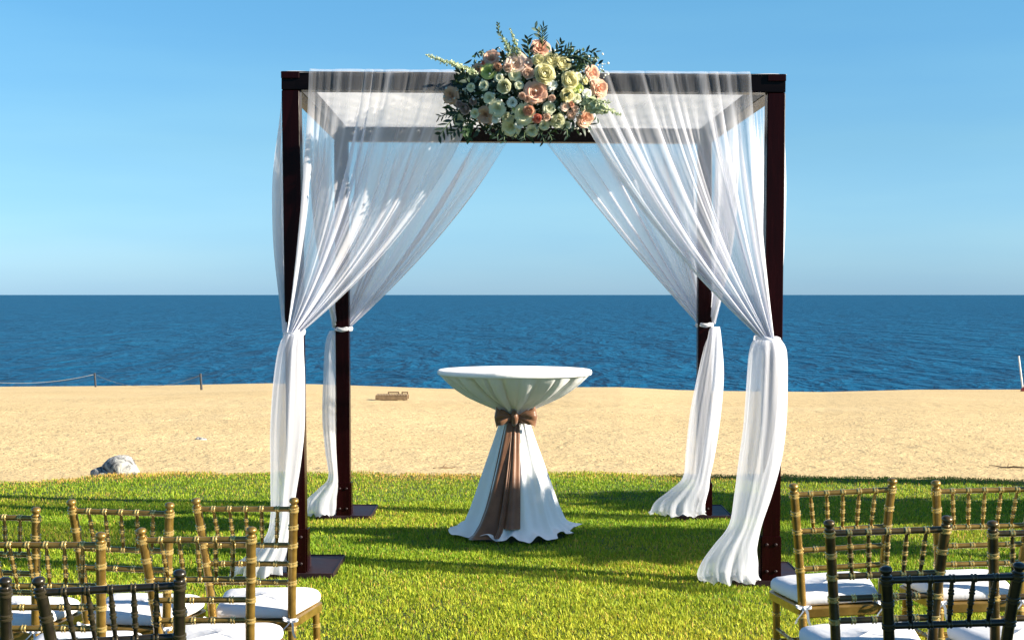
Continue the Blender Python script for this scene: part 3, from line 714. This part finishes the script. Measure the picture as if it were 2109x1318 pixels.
def rose_mesh(kind, seed):
    rr = random.Random(seed); mb = MB()
    if kind == 'open':   lay = [(1.0, .35, 5, .78, .30), (.92, .60, 5, .78, .24), (.76, .80, 5, .80, .16), (.60, .95, 5, .82, .10), (.45, 1.10, 4, .95, .04), (.31, 1.5, 4, 1.0, 0), (.18, 2.4, 3, 1.2, -.05)]
    elif kind == 'full': lay = [(1.0, .62, 6, .74, .10), (.95, .82, 6, .72, .02), (.84, 1.05, 6, .72, -.06), (.70, 1.32, 6, .74, -.10), (.55, 1.7, 5, .82, -.12), (.40, 2.3, 5, .86, -.15), (.25, 3.5, 4, 1.0, -.2), (.12, 5.2, 3, 1.2, -.3)]
    else: lay = [(.85, 1.15, 4, .95, -.12), (.66, 1.6, 4, .95, -.16), (.42, 2.4, 3, 1.1, -.2)]
    for q, (R_, H, nP, W, cu) in enumerate(lay):
        o_ = rr.uniform(0, 6.28)
        for k in range(nP): petal(mb, R_ * rr.uniform(.9, 1.06), H * rr.uniform(.9, 1.1), o_ + 2 * math.pi * k / nP + rr.uniform(-.15, .15), W, cu + rr.uniform(-.05, .08), rr)
    return mb
RM = {}
for kind in ('open', 'full', 'bud'):
    for sdd in (1, 2, 3):
        mb = rose_mesh(kind, sdd * 5 + len(kind))
        RM[kind, sdd] = (mb.v, mb.f)
RMESH = {}
def rose(cx, cy, r_, col, kind, push=0.0, tiltx=0, tiltz=0):
    p, nrm = surf(cx, cy, push); nrm = (nrm + Vector((tiltx, 0, tiltz))).normalized()
    key = (kind, random.choice((1, 2, 3)), col)
    if key not in RMESH:
        me = bpy.data.meshes.new('rose'); v, f = RM[key[:2]]; me.from_pydata(v, [], f)
        me.polygons.foreach_set('use_smooth', [True] * len(me.polygons)); me.materials.append(PET[col]); RMESH[key] = me
    o = bpy.data.objects.new('rosebud' if kind == 'bud' else 'rose', RMESH[key]); COL.objects.link(o); o.parent = fa
    sz = r_ * 6.1e-4 * 1.04; q = nrm.to_track_quat('Z', 'Y') @ Matrix.Rotation(random.uniform(0, 6.28), 3, 'Z').to_quaternion()
    o.rotation_mode = 'QUATERNION'; o.rotation_quaternion = q
    o.location = p - FA - nrm * sz * .45; o.scale = (sz, sz, sz * random.uniform(.9, 1.05))
    return o
ROSES = [(1155, 300, 80, 'peach', 'open'), (705, 390, 66, 'peach', 'open'), (640, 445, 26, 'coral', 'bud'), (930, 440, 92, 'blush', 'open'), (1045, 440, 40, 'peach', 'open'), (1045, 530, 54, 'blush', 'full'),
 (1140, 415, 58, 'cream', 'full'), (1255, 410, 72, 'cream', 'full'), (1355, 445, 72, 'cream', 'full'), (1200, 535, 96, 'cream', 'full'), (1425, 590, 78, 'cream', 'full'), (1395, 730, 66, 'cream', 'full'),
 (1500, 665, 44, 'lime', 'open'), (1635, 530, 66, 'peach', 'open'), (1705, 670, 74, 'peach', 'open'), (1630, 625, 36, 'blush', 'full'), (1120, 700, 92, 'peach', 'open'), (990, 740, 34, 'blush', 'full'), (1040, 765, 34, 'blush', 'full'),
 (825, 650, 62, 'pale', 'full'), (680, 510, 66, 'lime', 'open'), (765, 480, 42, 'tan', 'full'), (330, 735, 70, 'tan', 'open'), (470, 855, 50, 'mauve', 'full'), (420, 815, 34, 'mauve', 'full'), (405, 960, 52, 'pale', 'open'),
 (650, 920, 72, 'tan', 'open'), (765, 855, 66, 'pale', 'open'), (1005, 905, 84, 'cream', 'open'), (1050, 872, 50, 'peach', 'full'), (1125, 940, 42, 'coral', 'full'), (1435, 912, 46, 'blush', 'full'), (1468, 862, 36, 'blush', 'full'),
 (1380, 838, 34, 'blush', 'open'), (1435, 815, 28, 'peach', 'full'), (1572, 950, 68, 'peach', 'open'), (1310, 962, 66, 'pale', 'full'), (885, 1035, 74, 'cream', 'open'), (1080, 1062, 50, 'pale', 'open'), (580, 495, 46, 'tan', 'open'),
 (925, 545, 46, 'cream', 'open'), (745, 945, 40, 'white', 'open'), (1580, 720, 40, 'white', 'open'), (640, 640, 40, 'pale', 'open'), (1190, 1010, 40, 'pale', 'open'), (520, 660, 34, 'pale', 'open'), (545, 790, 34, 'mauve', 'full'),
 (900, 800, 40, 'white', 'open'), (960, 640, 34, 'pale', 'open'), (1270, 640, 36, 'white', 'open'), (1240, 850, 48, 'pale', 'open'), (1260, 760, 34, 'blush', 'full'), (1490, 760, 38, 'pale', 'open'), (860, 480, 40, 'blush', 'full'),
 (780, 570, 34, 'pale', 'open'), (560, 900, 40, 'pale', 'open'), (1560, 600, 34, 'cream', 'full'), (1210, 930, 36, 'blush', 'full'), (850, 930, 44, 'pale', 'full'), (960, 1000, 36, 'white', 'open'), (1390, 1010, 36, 'pale', 'open'), (1500, 560, 34, 'pale', 'open'), (690, 760, 44, 'pale', 'open')]
for t in ROSES: rose(*t)

def leaf_blade(mb, p, d, nrm, Ln, W, bend=.2):
    d = d.normalized(); sd_ = d.cross(nrm).normalized(); n2 = sd_.cross(d).normalized()
    v = []; st = [(0, .08), (.25, .8), (.5, 1), (.75, .7), (1, .03)]
    for t, w in st:
        c = p + d * Ln * t - n2 * bend * Ln * t * t
        v += [c - sd_ * W * w / 2 + n2 * W * .12 * w, c, c + sd_ * W * w / 2 + n2 * W * .12 * w]
    mb.add(v, [(i * 3 + k, i * 3 + k + 1, i * 3 + 4 + k, i * 3 + 3 + k) for i in range(4) for k in range(2)])
def blob(mb, p, r_, rr):
    v = [p + Vector((0, 0, r_)), p + Vector((0, 0, -r_))]
    for k in range(5): v.append(p + Vector((math.cos(k * 1.2566), math.sin(k * 1.2566), rr.uniform(-.3, .3))) * r_)
    mb.add(v, [(0, 2 + k, 2 + (k + 1) % 5) for k in range(5)] + [(1, 2 + (k + 1) % 5, 2 + k) for k in range(5)])
# foliage body: many small leaves through the volume, a mossy core behind
rr = random.Random(5)
def rnd_on_body(depth_lo=.15, depth_hi=.9):
    while True:
        cx_, cy_ = rr.uniform(270, 1740), rr.uniform(300, 1090); px, py = cpx(cx_, cy_)
        a, b_ = (px - 1080) / 190, (py - 178) / 118
        if a * a + b_ * b_ < 1 and not (cy_ < 520 and cx_ < 480) and not (cx_ < 520 and cy_ < 650): break
    p, nrm = surf(cx_, cy_); return p - nrm * rr.uniform(0, .10) + Vector((0, rr.uniform(0, .05), 0)), nrm
for name, mat, cnt, ls, ws in (('foliage', M_leaf_dark, 460, (.035, .075), (.012, .026)), ('foliage', M_leaf_mid, 560, (.022, .05), (.010, .02)), ('foliage', M_leaf_grey, 420, (.016, .04), (.009, .018))):
    mb = MB()
    for _ in range(cnt):
        p, nrm = rnd_on_body(); d = (nrm * .35 + Vector((rr.gauss(0, 1), rr.gauss(0, .5), rr.gauss(0, 1))).normalized())
        leaf_blade(mb, p - FA, d, nrm + Vector((rr.gauss(0, .4), 0, rr.gauss(0, .4))), rr.uniform(*ls), rr.uniform(*ws), rr.uniform(-.1, .35))
    tag(mb.build(name, mat, fa), kind='stuff')
mb = MB()
for _ in range(700):
    p, nrm = rnd_on_body(); blob(mb, p - FA + nrm * rr.uniform(.0, .04), rr.uniform(.0035, .009), rr)
tag(mb.build('filler_blossoms', PET['white'], fa), kind='stuff')
# a dark moss core that holds the stems
V = []
for i in np.linspace(0, 1, 14):
    row = []
    for a in np.linspace(0, 2 * math.pi, 26, endpoint=False):
        x = -.44 + .88 * i; q = math.sqrt(max(0, 1 - (2 * i - 1) ** 2)); w = .9 + .2 * rr.random()
        row.append((x * .92, -.02 + .10 * q * math.cos(a) * w, -.075 + .15 * q * math.sin(a) * w))
    V.append(row)
grid_obj('moss_core', np.array(V), M_leaf_dark, fa, closed_u=True)

def spray(pts, mat, kind, n_, ls, ws, seed, Yoff=0.0, lab=None):
    """stem along crop-pixel points, with leaves or bells along it"""
    q = random.Random(seed); base, _ = surf(*pts[0]); Y0 = base.y; mb = MB(); W = []
    for k, (a, b_) in enumerate(pts): px, py = cpx(a, b_); W.append(P(px, py, Y0 - .02 * k + Yoff) - FA)
    mb.tube(W, [.0035 * (1 - .6 * i / len(W)) for i in range(len(W))], 5)
    stem = mb; lv = MB(); seg = len(W) - 1
    for i in range(n_):
        t = (i + .5) / n_ * seg * .98 + .02; k = min(int(t), seg - 1); p = W[k].lerp(W[k + 1], t - k); d = (W[k + 1] - W[k]).normalized()
        fall = 1 - .55 * (t / seg)
        if kind == 'leaf':
            side = Vector((-d.z, q.uniform(-.5, .5), d.x)) * (1 if i % 2 else -1)
            leaf_blade(lv, p, d * .8 + side * q.uniform(.5, 1), Vector((q.gauss(0, .5), -1, q.gauss(0, .5))), q.uniform(*ls) * (.6 + .4 * fall), q.uniform(*ws), q.uniform(-.1, .3))
        else:
            for _ in range(3):
                dd = Vector((q.gauss(0, 1), q.gauss(0, 1), q.gauss(0, 1))).normalized(); c = p + dd * q.uniform(.006, .022) * fall
                for _ in range(4):
                    leaf_blade(lv, c, Vector((q.gauss(0, 1), q.gauss(0, 1), q.gauss(0, 1))).normalized(), Vector((q.gauss(0, 1), -1, q.gauss(0, 1))), q.uniform(*ls) * fall, q.uniform(*ws) * fall, .4)
    o = lv.build('leaf_spray' if kind == 'leaf' else 'blossom_spray', mat, fa); s_ = stem.build('stem', M_stem, o)
spray([(560, 500), (430, 470), (300, 430), (200, 400), (125, 360)], M_leaf_pale, 'bells', 26, (.012, .02), (.01, .016), 1)
spray([(560, 540), (480, 500), (400, 470), (330, 430)], M_leaf_pale, 'bells', 16, (.012, .022), (.01, .016), 2)
spray([(950, 380), (890, 290), (820, 230), (775, 150), (772, 75)], M_leaf_grey, 'leaf', 22, (.018, .03), (.009, .014), 3)
spray([(960, 360), (940, 280), (910, 200), (885, 130)], M_leaf_pale, 'bells', 13, (.010, .018), (.009, .014), 4)
spray([(900, 380), (860, 320), (840, 260), (810, 210)], M_leaf_pale, 'bells', 14, (.010, .02), (.009, .014), 5)
spray([(1060, 400), (1050, 320), (1035, 250), (1045, 205)], M_leaf_dark, 'leaf', 9, (.035, .055), (.012, .02), 6)
spray([(1170, 300), (1175, 220), (1170, 170), (1190, 110)], M_leaf_dark, 'leaf', 16, (.035, .06), (.006, .009), 7)
spray([(1170, 260), (1140, 170), (1105, 110)], M_leaf_grey, 'leaf', 5, (.035, .05), (.016, .022), 8)
spray([(1250, 400), (1290, 340), (1330, 290), (1345, 250)], M_leaf_dark, 'leaf', 8, (.04, .06), (.010, .016), 9)
spray([(1320, 390), (1380, 330), (1440, 280)], M_leaf_dark, 'leaf', 8, (.03, .05), (.009, .013), 10)
spray([(1340, 420), (1440, 370), (1530, 390), (1630, 450)], M_leaf_dark, 'leaf', 14, (.045, .07), (.012, .018), 11)
spray([(1480, 430), (1540, 350), (1600, 330), (1650, 345)], M_leaf_dark, 'leaf', 7, (.035, .05), (.010, .016), 12)
spray([(1480, 520), (1520, 450), (1570, 420)], M_leaf_mid, 'leaf', 14, (.025, .04), (.012, .018), 13)
spray([(1560, 790), (1650, 820), (1750, 850), (1880, 910)], M_leaf_pale, 'bells', 26, (.016, .028), (.014, .02), 14)
spray([(1560, 850), (1660, 870), (1770, 890)], M_leaf_pale, 'bells', 16, (.016, .028), (.014, .02), 15)
spray([(1560, 760), (1680, 780), (1790, 800)], M_leaf_pale, 'bells', 14, (.014, .024), (.012, .018), 16)
spray([(430, 880), (360, 950), (300, 1020), (230, 1110)], M_leaf_dark, 'leaf', 12, (.045, .075), (.012, .02), 17)
spray([(420, 900), (330, 900), (230, 930)], M_leaf_dark, 'leaf', 10, (.035, .05), (.006, .010), 18)
spray([(470, 960), (400, 1040), (340, 1090)], M_leaf_dark, 'leaf', 8, (.045, .065), (.012, .018), 19)
spray([(520, 1000), (490, 1060), (510, 1140)], M_leaf_mid, 'leaf', 9, (.03, .045), (.014, .02), 20)
spray([(560, 960), (500, 1020), (460, 1080)], M_leaf_mid, 'leaf', 10, (.03, .045), (.014, .022), 24)
for q_, (a, b_, c, d) in enumerate([(780, 1040, 755, 1120), (820, 1060, 825, 1160), (1010, 1060, 1000, 1140), (1150, 1060, 1190, 1160), (1220, 1060, 1260, 1140), (1380, 1000, 1400, 1110), (930, 1070, 930, 1120)]):
    spray([(a, b_), ((a + c) / 2 + 6, (b_ + d) / 2), (c, d)], M_leaf_dark, 'leaf', 5, (.03, .05), (.007, .012), 30 + q_)
spray([(450, 640), (390, 600), (420, 560)], M_leaf_dark, 'leaf', 12, (.04, .06), (.014, .022), 25)
spray([(520, 620), (450, 560), (430, 520)], M_leaf_dark, 'leaf', 12, (.04, .06), (.014, .022), 26)

# ------------------------------------------------------------------ chiavari chairs
def turned(name, path, Lt, rad, rings, body, ringm, parent, seg=10, rw=1.28, dbl=.005, hw=.0034, extra=None):
    """a lathe-turned rod: path(t) for t in metres 0..Lt, rad(t) its radius, raised ring pairs at rings, drawn in their own brighter lacquer"""
    smp = [(t, rad(t), 0) for t in np.linspace(0, Lt, max(2, int(Lt / .035)))]
    for c in rings:
        cs = (c - dbl, c + dbl) if dbl else (c,)
        lo, hi = cs[0] - hw * 1.3, cs[-1] + hw * 1.3
        smp = [q for q in smp if not lo < q[0] < hi]
        for d in cs:
            for e_, k in ((-hw, 1), (-hw * .5, rw), (hw * .5, rw), (hw, 1)):
                if 0 <= d + e_ <= Lt: smp.append((d + e_, rad(d + e_) * k, 1))
    smp.sort()
    if extra: smp += [(Lt + t, r_, 0) for t, r_ in extra]
    mb = MB(); mb.tube([path(t) for t, _, _ in smp], [r_ for _, r_, _ in smp], seg)
    o = mb.build(name, body, parent); o.data.materials.append(ringm)
    idx = []
    for i in range(len(smp) - 1): idx += [1 if (smp[i][2] and smp[i + 1][2] and smp[i + 1][0] - smp[i][0] < hw * 1.2) else 0] * seg
    idx += [0, 0]; o.data.polygons.foreach_set('material_index', idx)
    autosmooth(o, 50); return o
POST = [(0, .168, -.045), (.20, .160, -.02), (.43, .155, 0), (.55, .159, -.012), (.70, .170, -.038), (.82, .180, -.064), (.905, .188, -.084)]
def post_at(z, sx):
    zs_ = [q[0] for q in POST]; return Vector((sx * np.interp(z, zs_, [q[1] for q in POST]), np.interp(z, zs_, [q[2] for q in POST]), z))
RAILZ = [.880, .735, .660, .585]
def build_chair(body, ringm):
    root = empty('chiavari_chair')
    def rod_part(name, a, b, r_, rings, seg=8, rw=1.28, taper=None):
        a = Vector(a); b = Vector(b); Lt = (b - a).length
        return turned(name, lambda t: a.lerp(b, t / Lt), Lt, (lambda t: r_ * taper(t / Lt)) if taper else (lambda t: r_), rings, body, ringm, root, seg, rw)
    for sx in (-1, 1):
        def path(t, sx=sx):
            if t <= .894: return post_at(t, sx)
            return post_at(.894, sx) + (post_at(.9, sx) - post_at(.85, sx)).normalized() * (t - .894)
        turned('back_post', path, .894, lambda z: .0165 if z > .2 else .0125 + .004 * z / .2, (.12, .29, .40, .585, .660, .735, .808, .878), body, ringm, root, 12, 1.2, .0058, .0042,
               [(.002, .0125), (.006, .011), (.010, .013), (.014, .0172), (.020, .0185), (.026, .0165), (.030, .010), (.031, .002)])
    for k, z in enumerate(RAILZ):
        a = post_at(z, -1); b = post_at(z, 1); Lr = (b - a).length
        if k < 2: rg = [Lr / 2 + (i - 2) * (.062 if k == 0 else .055) for i in range(5)]
        else: rg = [Lr / 2 + (i - 1.5) * .068 for i in range(4)]
        rod_part('back_rail', a, b, .0105, rg, 10, 1.28)
    for i in range(5):
        a = post_at(RAILZ[1], 1); a = Vector(((i - 2) * .055, a.y, RAILZ[1])); b = Vector(((i - 2) * .062, post_at(RAILZ[0], 1).y, RAILZ[0]))
        rod_part('spindle', a, b, .0072, [.040, .072, .105], 8, 1.34, lambda t: .72 + .34 * math.sin(math.pi * min(max(t, 0), 1)))
    # front legs
    for sx in (-1, 1): rod_part('front_leg', (sx * .182, .372, 0), (sx * .172, .362, .40), .0155, [.10, .22, .33], 12, 1.2)
    # seat frame: rounded trapezoid slab
    def outline(nn, back, front, y0, y1, rc=.055):
        pts = []
        for cx_, cy_, a0 in ((front - rc, y1 - rc, 0), (-front + rc, y1 - rc, 90), (-back + .012, y0 + .012, 180), (back - .012, y0 + .012, 270)):
            r0 = rc if cy_ > .2 else .012
            for k in range(nn + 1): a = R(a0 + 90 * k / nn); pts.append((cx_ + r0 * math.cos(a), cy_ + r0 * math.sin(a)))
        return pts
    ol = outline(7, .158, .203, -.012, .395); V = []
    cxm, cym = 0, .19
    for sc, z in ((0, .392), (.96, .392), (1, .397), (1, .426), (.97, .431), (0, .431)):
        V.append([((x - cxm) * sc + cxm, (y - cym) * sc + cym, z) for x, y in ol])
    autosmooth(grid_obj('seat_frame', np.array(V), body, root, closed_u=True), 40)
    # stretchers between the legs
    for z in (.17, .27):
        for sx in (-1, 1): rod_part('stretcher', post_at(z, sx), (sx * .176, .366, z), .0085, [.09, .19, .29], 8)
    rod_part('stretcher', (-.176, .367, .22), (.176, .367, .22), .0085, [.09, .19, .29], 8)
    rod_part('stretcher', post_at(.30, -1), post_at(.30, 1), .0085, [.09, .17, .24], 8)
    # cushion
    ol = outline(9, .150, .200, .012, .397, .075); V = []
    for sc, z in ((0, .434), (.9, .434), (.97, .437), (.995, .444), (1.003, .454), (.995, .466), (.965, .476), (.90, .484), (.75, .489), (.5, .491), (.25, .492), (0, .492)):
        V.append([((x - cxm) * sc + cxm, (y - cym) * sc + cym, z + .0022 * math.sin(x * 31 + y * 23 + 2 * math.sin(y * 17)) * (z > .44)) for x, y in ol])
    cu = grid_obj('cushion', np.array(V), M_cush, root, closed_u=True)
    # tie bows
    for sx in (-1, 1):
        c = post_at(.436, sx) + Vector((0, -.021, 0)); q = random.Random(3 + sx); mb = MB()
        mb.tube([post_at(.436, sx) + Vector((.0195 * math.cos(a), .0195 * math.sin(a), 0)) for a in np.linspace(0, 2 * math.pi, 15)], .0035, 6, False)
        for dx, dz_ in ((-1, .010), (1, .004)):
            mb.ribbon([c + Vector((dx * .030 * math.sin(t * math.pi) ** .8, -.008 * math.sin(2 * math.pi * t) - .004, dz_ * math.sin(t * math.pi) + .006 * (t - .5))) for t in np.linspace(0, 1, 12)], .009, (0.1, .3, 1))
        for dx, ln in ((-.035, .055), (.022, .065)):
            mb.ribbon([c + Vector((dx * t + .004 * math.sin(t * 6), -.006 - .010 * math.sin(t * 2.5), -ln * t ** 1.3)) for t in np.linspace(0, 1, 9)], .010, (1, -.2, .4))
        mb.tube([c + Vector((0, -.008, -.005)), c + Vector((0, -.009, .0)), c + Vector((0, -.008, .005))], [.004, .006, .004], 6)
        mb.build('tie_bow', M_cush, cu)
    return root
def copy_tree(o, parent=None):
    c = o.copy(); COL.objects.link(c); c.parent = parent
    for ch in list(o.children): copy_tree(ch, c)
    return c
gold = build_chair(M_gold, M_goldring)
dark = build_chair(M_shadegold, M_shadering)
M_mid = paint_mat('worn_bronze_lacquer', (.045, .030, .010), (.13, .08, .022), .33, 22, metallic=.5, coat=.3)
bron = build_chair(M_mid, M_goldring)
CH = [  # material, left and right finial px, finial py (mid), yaw deg, roll, label
 ('g', -130, 75, 1042, -5, .015, 'gold chair cut off at the left edge in the front left row'),
 ('g', 143, 350, 1032, -5, .018, 'middle gold chair of the front left row, white cushion, beside the left edge chair'),
 ('g', 401, 605, 1026, -4, -.012, 'gold chair nearest the gazebo post in the front left row, white cushion'),
 ('g', -27, 207, 1097, -3, -.01, 'gold chair in the second left row reaching the left picture edge'),
 ('g', 287, 517, 1087, -3, -.018, 'gold chair in the second left row beside the aisle, overlapping the front row'),
 ('d', -275, 5, 1195, 3, -.03, 'chair in shade-darkened lacquer cut off at the left edge, only its right back post showing'),
 ('d', 80, 366, 1181, 3, -.042, 'chair in shade-darkened lacquer nearest the camera on the left side'),
 ('g', 1634, 1840, 990, 3, -.048, 'gold chair by the aisle in the front right row, nearest the right gazebo post'),
 ('g', 1928, 2134, 987, 2, -.02, 'gold chair of the front right row cut off by the right picture edge'),
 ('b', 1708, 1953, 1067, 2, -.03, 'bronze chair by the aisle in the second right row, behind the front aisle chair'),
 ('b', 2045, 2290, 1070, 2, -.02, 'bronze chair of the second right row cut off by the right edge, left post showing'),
 ('d', 1825, 2102, 1163, 2, -.022, 'chair in shade-darkened lacquer nearest the camera on the right side'),
]
usedc = set()
for mt, xl, xr, yt, yaw, roll, lab in CH:
    src = {'g': gold, 'd': dark, 'b': bron}[mt]
    if mt in usedc: o = copy_tree(src)
    else: o = src; usedc.add(mt)
    Y = .376 * math.cos(R(yaw)) * F / (xr - xl)          # depth of the post tops
    xm = ((xl + xr) / 2 - CX) / F * Y - .92 * math.sin(roll) - .084 * math.sin(R(yaw))
    zt = CAMH - (yt - HZ) / F * Y                          # height of the finials there
    yb = Y + .084                                          # ground point lies a little farther
    g0 = float(lawn_z(xm, yb))
    o.location = (xm, yb, g0)
    o.rotation_euler = (0, roll, R(yaw))
    hgt = zt - g0
    s_ = hgt / .924
    o.scale = (1, 1, s_)
    tag(o, lab, 'chair', 'chiavari chairs in rows facing the gazebo')

# ------------------------------------------------------------------ things on the beach
def rock(name, c, size, seed, label, flat=.75):
    q = np.random.default_rng(seed); th_ = np.linspace(0, 2 * np.pi, 26, endpoint=False); V = []
    dirs = q.normal(size=(14, 3)); dirs /= np.linalg.norm(dirs, axis=1)[:, None]; dd = q.uniform(.60, .95, 14)
    for ph_ in np.linspace(-.35, np.pi / 2, 14):
        d = np.stack([np.cos(th_) * np.cos(ph_), np.sin(th_) * np.cos(ph_), np.full_like(th_, np.sin(ph_))], -1)
        r_ = np.min(np.where(d @ dirs.T > .05, dd / np.maximum(d @ dirs.T, .05), 9), axis=1); r_ = np.minimum(r_, 1.15)
        V.append(d * r_[:, None] * np.array(size))
    o = grid_obj(name, np.stack(V), M_rock, None, closed_u=True, smooth=False); o.location = c; tag(o, label, 'rock'); return o
c = P(252, 975, 14.35); c.z = float(sand_z(c.x, 14.35)) + .08
rock('rock', c, (.195, .16, .18), 12, 'pale grey rock at the edge of the lawn on the left', .8)
c2 = c + Vector((-.19, -.03, .02)); rock('rock', c2, (.10, .09, .11), 9, 'small dark stone leaning on the left of the pale rock')
c3 = ground_hit(413, 906); rock('stone', c3, (.09, .08, .06), 6, 'small lone stone half sunk in the sand on the left')

def fence_post(px, pyt, pyb, label):
    b = ground_hit(px, pyb); t = P(px - 2, pyt, b.y); mb = MB(); mb.tube([b - Vector((0, 0, .3)), b, t - Vector((0, 0, .03)), t], [.06, .06, .055, .04], 8)
    o = mb.build('rope_post', M_post); tag(o, label, 'post', 'rope posts on the beach crest'); autosmooth(o); return t
t0 = fence_post(-120, 768, 800, 'dark rope post on the beach just beyond the left picture edge')
t1 = fence_post(197, 768, 797, 'left of the two dark rope posts on the beach crest')
t2 = fence_post(415, 769, 803, 'right of the two dark rope posts on the beach crest')
def rope(a, b, sag, label):
    pts = [a.lerp(b, t) - Vector((0, 0, sag * 4 * t * (1 - t) + .08)) for t in np.linspace(0, 1, 24)]
    o = MB().tube(pts, .009, 5).build('rope', M_rope); tag(o, label, 'rope', 'sagging ropes between beach posts')
rope(t0, t1, .52, 'thin rope sagging from the left picture edge to the first beach post')
rope(t1, t2, .66, 'thin rope sagging between the two beach posts')

# leaning pole with a red float at its foot
b = ground_hit(2107, 806); t = P(2098, 733, b.y); e = empty('beach_pole', b); tag(e, 'leaning white pole with red foot on the beach at the right edge', 'pole')
MB().tube([Vector((0, 0, -.3)), Vector((0, 0, 0)), (t - b) * .98, t - b], [.055, .055, .05, .04], 8).build('pole', M_pole, e)
V = []
for ph_ in np.linspace(-.3, 1.57, 9): V.append([(.24 * math.cos(ph_) * math.cos(a) + .1, .2 * math.cos(ph_) * math.sin(a), .30 * math.sin(ph_) * (1 + .12 * math.sin(3 * a))) for a in np.linspace(0, 6.283, 18, endpoint=False)])
grid_obj('red_foot', np.array(V), M_red, e, closed_u=True)

# low wooden slatted lounger lying on the sand
b = ground_hit(808, 824); sc = b.y / F; e = empty('wooden_lounger', b); tag(e, 'low brown wooden slatted lounger lying alone on the sand', 'lounger')
W_ = 66 * sc
for yy in (-.35, .35): MB().box((0, yy, .11), (W_, .07, .16), None, .01).build('side_rail', M_board, e, False)
for k in range(12): MB().box((-W_ / 2 + (k + .5) * W_ / 12, 0,   .195), (W_ / 12 * .68, .78, .03), None, .005).build('slat', M_board, e, False)
for sx in (-1, 1):
    for yy in (-.35, .35): MB().box((sx * (W_ / 2 - .12), yy, .05), (.10, .08, .10), None, .008).build('leg', M_board, e, False)
for x0, x1 in ((-.16, .20), (.27, .48)): MB().box(((x0 + x1) / 2 * W_, .30, .27), ((x1 - x0) * W_, .06, .05), None, .008).build('back_board', M_board, e, False)
for x0 in (-.14, .18, .29, .46): MB().box((x0 * W_, .30, .23), (.05, .05, .06), None, .005).build('back_support', M_board, e, False)

# driftwood twig and scraps near the lawn edge
def twig(px, py, ln, ang, label, seed, fn=sand_z):
    q = random.Random(seed); c = ground_hit(px, py, fn); pts = []
    for t in np.linspace(-.5, .5, 9): pts.append(c + Vector((ln * t * math.cos(ang), ln * t * math.sin(ang), .012 + .015 * q.random())))
    mb = MB().tube(pts, [.004 + .008 * (1 - abs(2 * t)) for t in np.linspace(-.5, .5, 9)], 6)
    p = pts[3]; mb.tube([p, p + Vector((.10 * ln, .22 * ln, .03)), p + Vector((.22 * ln, .30 * ln, .02))], [.006, .005, .002], 5)
    o = mb.build('twig', M_board); tag(o, label, 'twig')
twig(2088, 966, .55, -.5, 'thin brown twig on the sand by the right chairs', 2)
twig(918, 966, .30, .3, 'small dark scrap of driftwood at the lawn edge left of the table', 3)

# ------------------------------------------------------------------ shrubs right of the frame, whose shade falls across the lawn
def shrub(name, c, rx, ry, rz, zc, leaves, seed, label):
    q = np.random.default_rng(seed); e = empty(name, (c[0], c[1], float(lawn_z(c[0], c[1])))); tag(e, label, 'tree', 'trees on the right of the lawn')
    mb = MB()
    mb.tube([(0, 0, -.1), (.03, .02, zc * .4), (0, .05, zc)], [.09, .07, .05], 8)
    for _ in range(7):
        a = q.uniform(0, 6.28); d = Vector((math.cos(a) * rx * .6, math.sin(a) * ry * .6, q.uniform(0, rz * .6)))
        p = Vector((.02, .02, zc * q.uniform(.5, .9))); mb.tube([p, p + d * .5 + Vector((0, 0, .1)), p + d + Vector((0, 0, .15))], [.035, .022, .01], 6)
    mb.build('trunk', M_bark, e)
    lv = MB(); cl = q.normal(size=(26, 3)); cl /= np.linalg.norm(cl, axis=1)[:, None]; cl *= q.uniform(.45, .95, 26)[:, None]
    for k in range(leaves):
        b_ = cl[k % 26] + q.normal(0, .17, 3); p = Vector((b_[0] * rx, b_[1] * ry, zc + b_[2] * rz))
        leaf_blade(lv, p, Vector(q.normal(size=3)), Vector((q.normal() + .8, q.normal(), .6)), q.uniform(.12, .20), q.uniform(.08, .13), .2)
    lv.build('crown', M_leaf_mid, e)
TREES = [((7.4, 10.35), 1.0, .85, .9, 2.3, 4200, 1, 'leafy tree right of the picture whose shade crosses the back lawn'),
         ((8.2, 12.6), .8, .45, .7, 2.3, 2600, 3, 'small leafy tree right of the picture whose shade follows the sand edge'),
         ((9.2, 7.6), 1.5, .65, .42, 3.95, 3600, 5, 'tall slender tree right of the picture whose crown shades the table foot'),
         ((7.6, 2.45), 1.1, .75, 1.5, 2.9, 4200, 2, 'leafy tree right of the picture whose shade covers the nearest chairs')]
for c, rx, ry, rz, zc, lv, sd_, lab in TREES: shrub('tree', c, rx, ry, rz, zc, lv, sd_, lab)

build_grass()
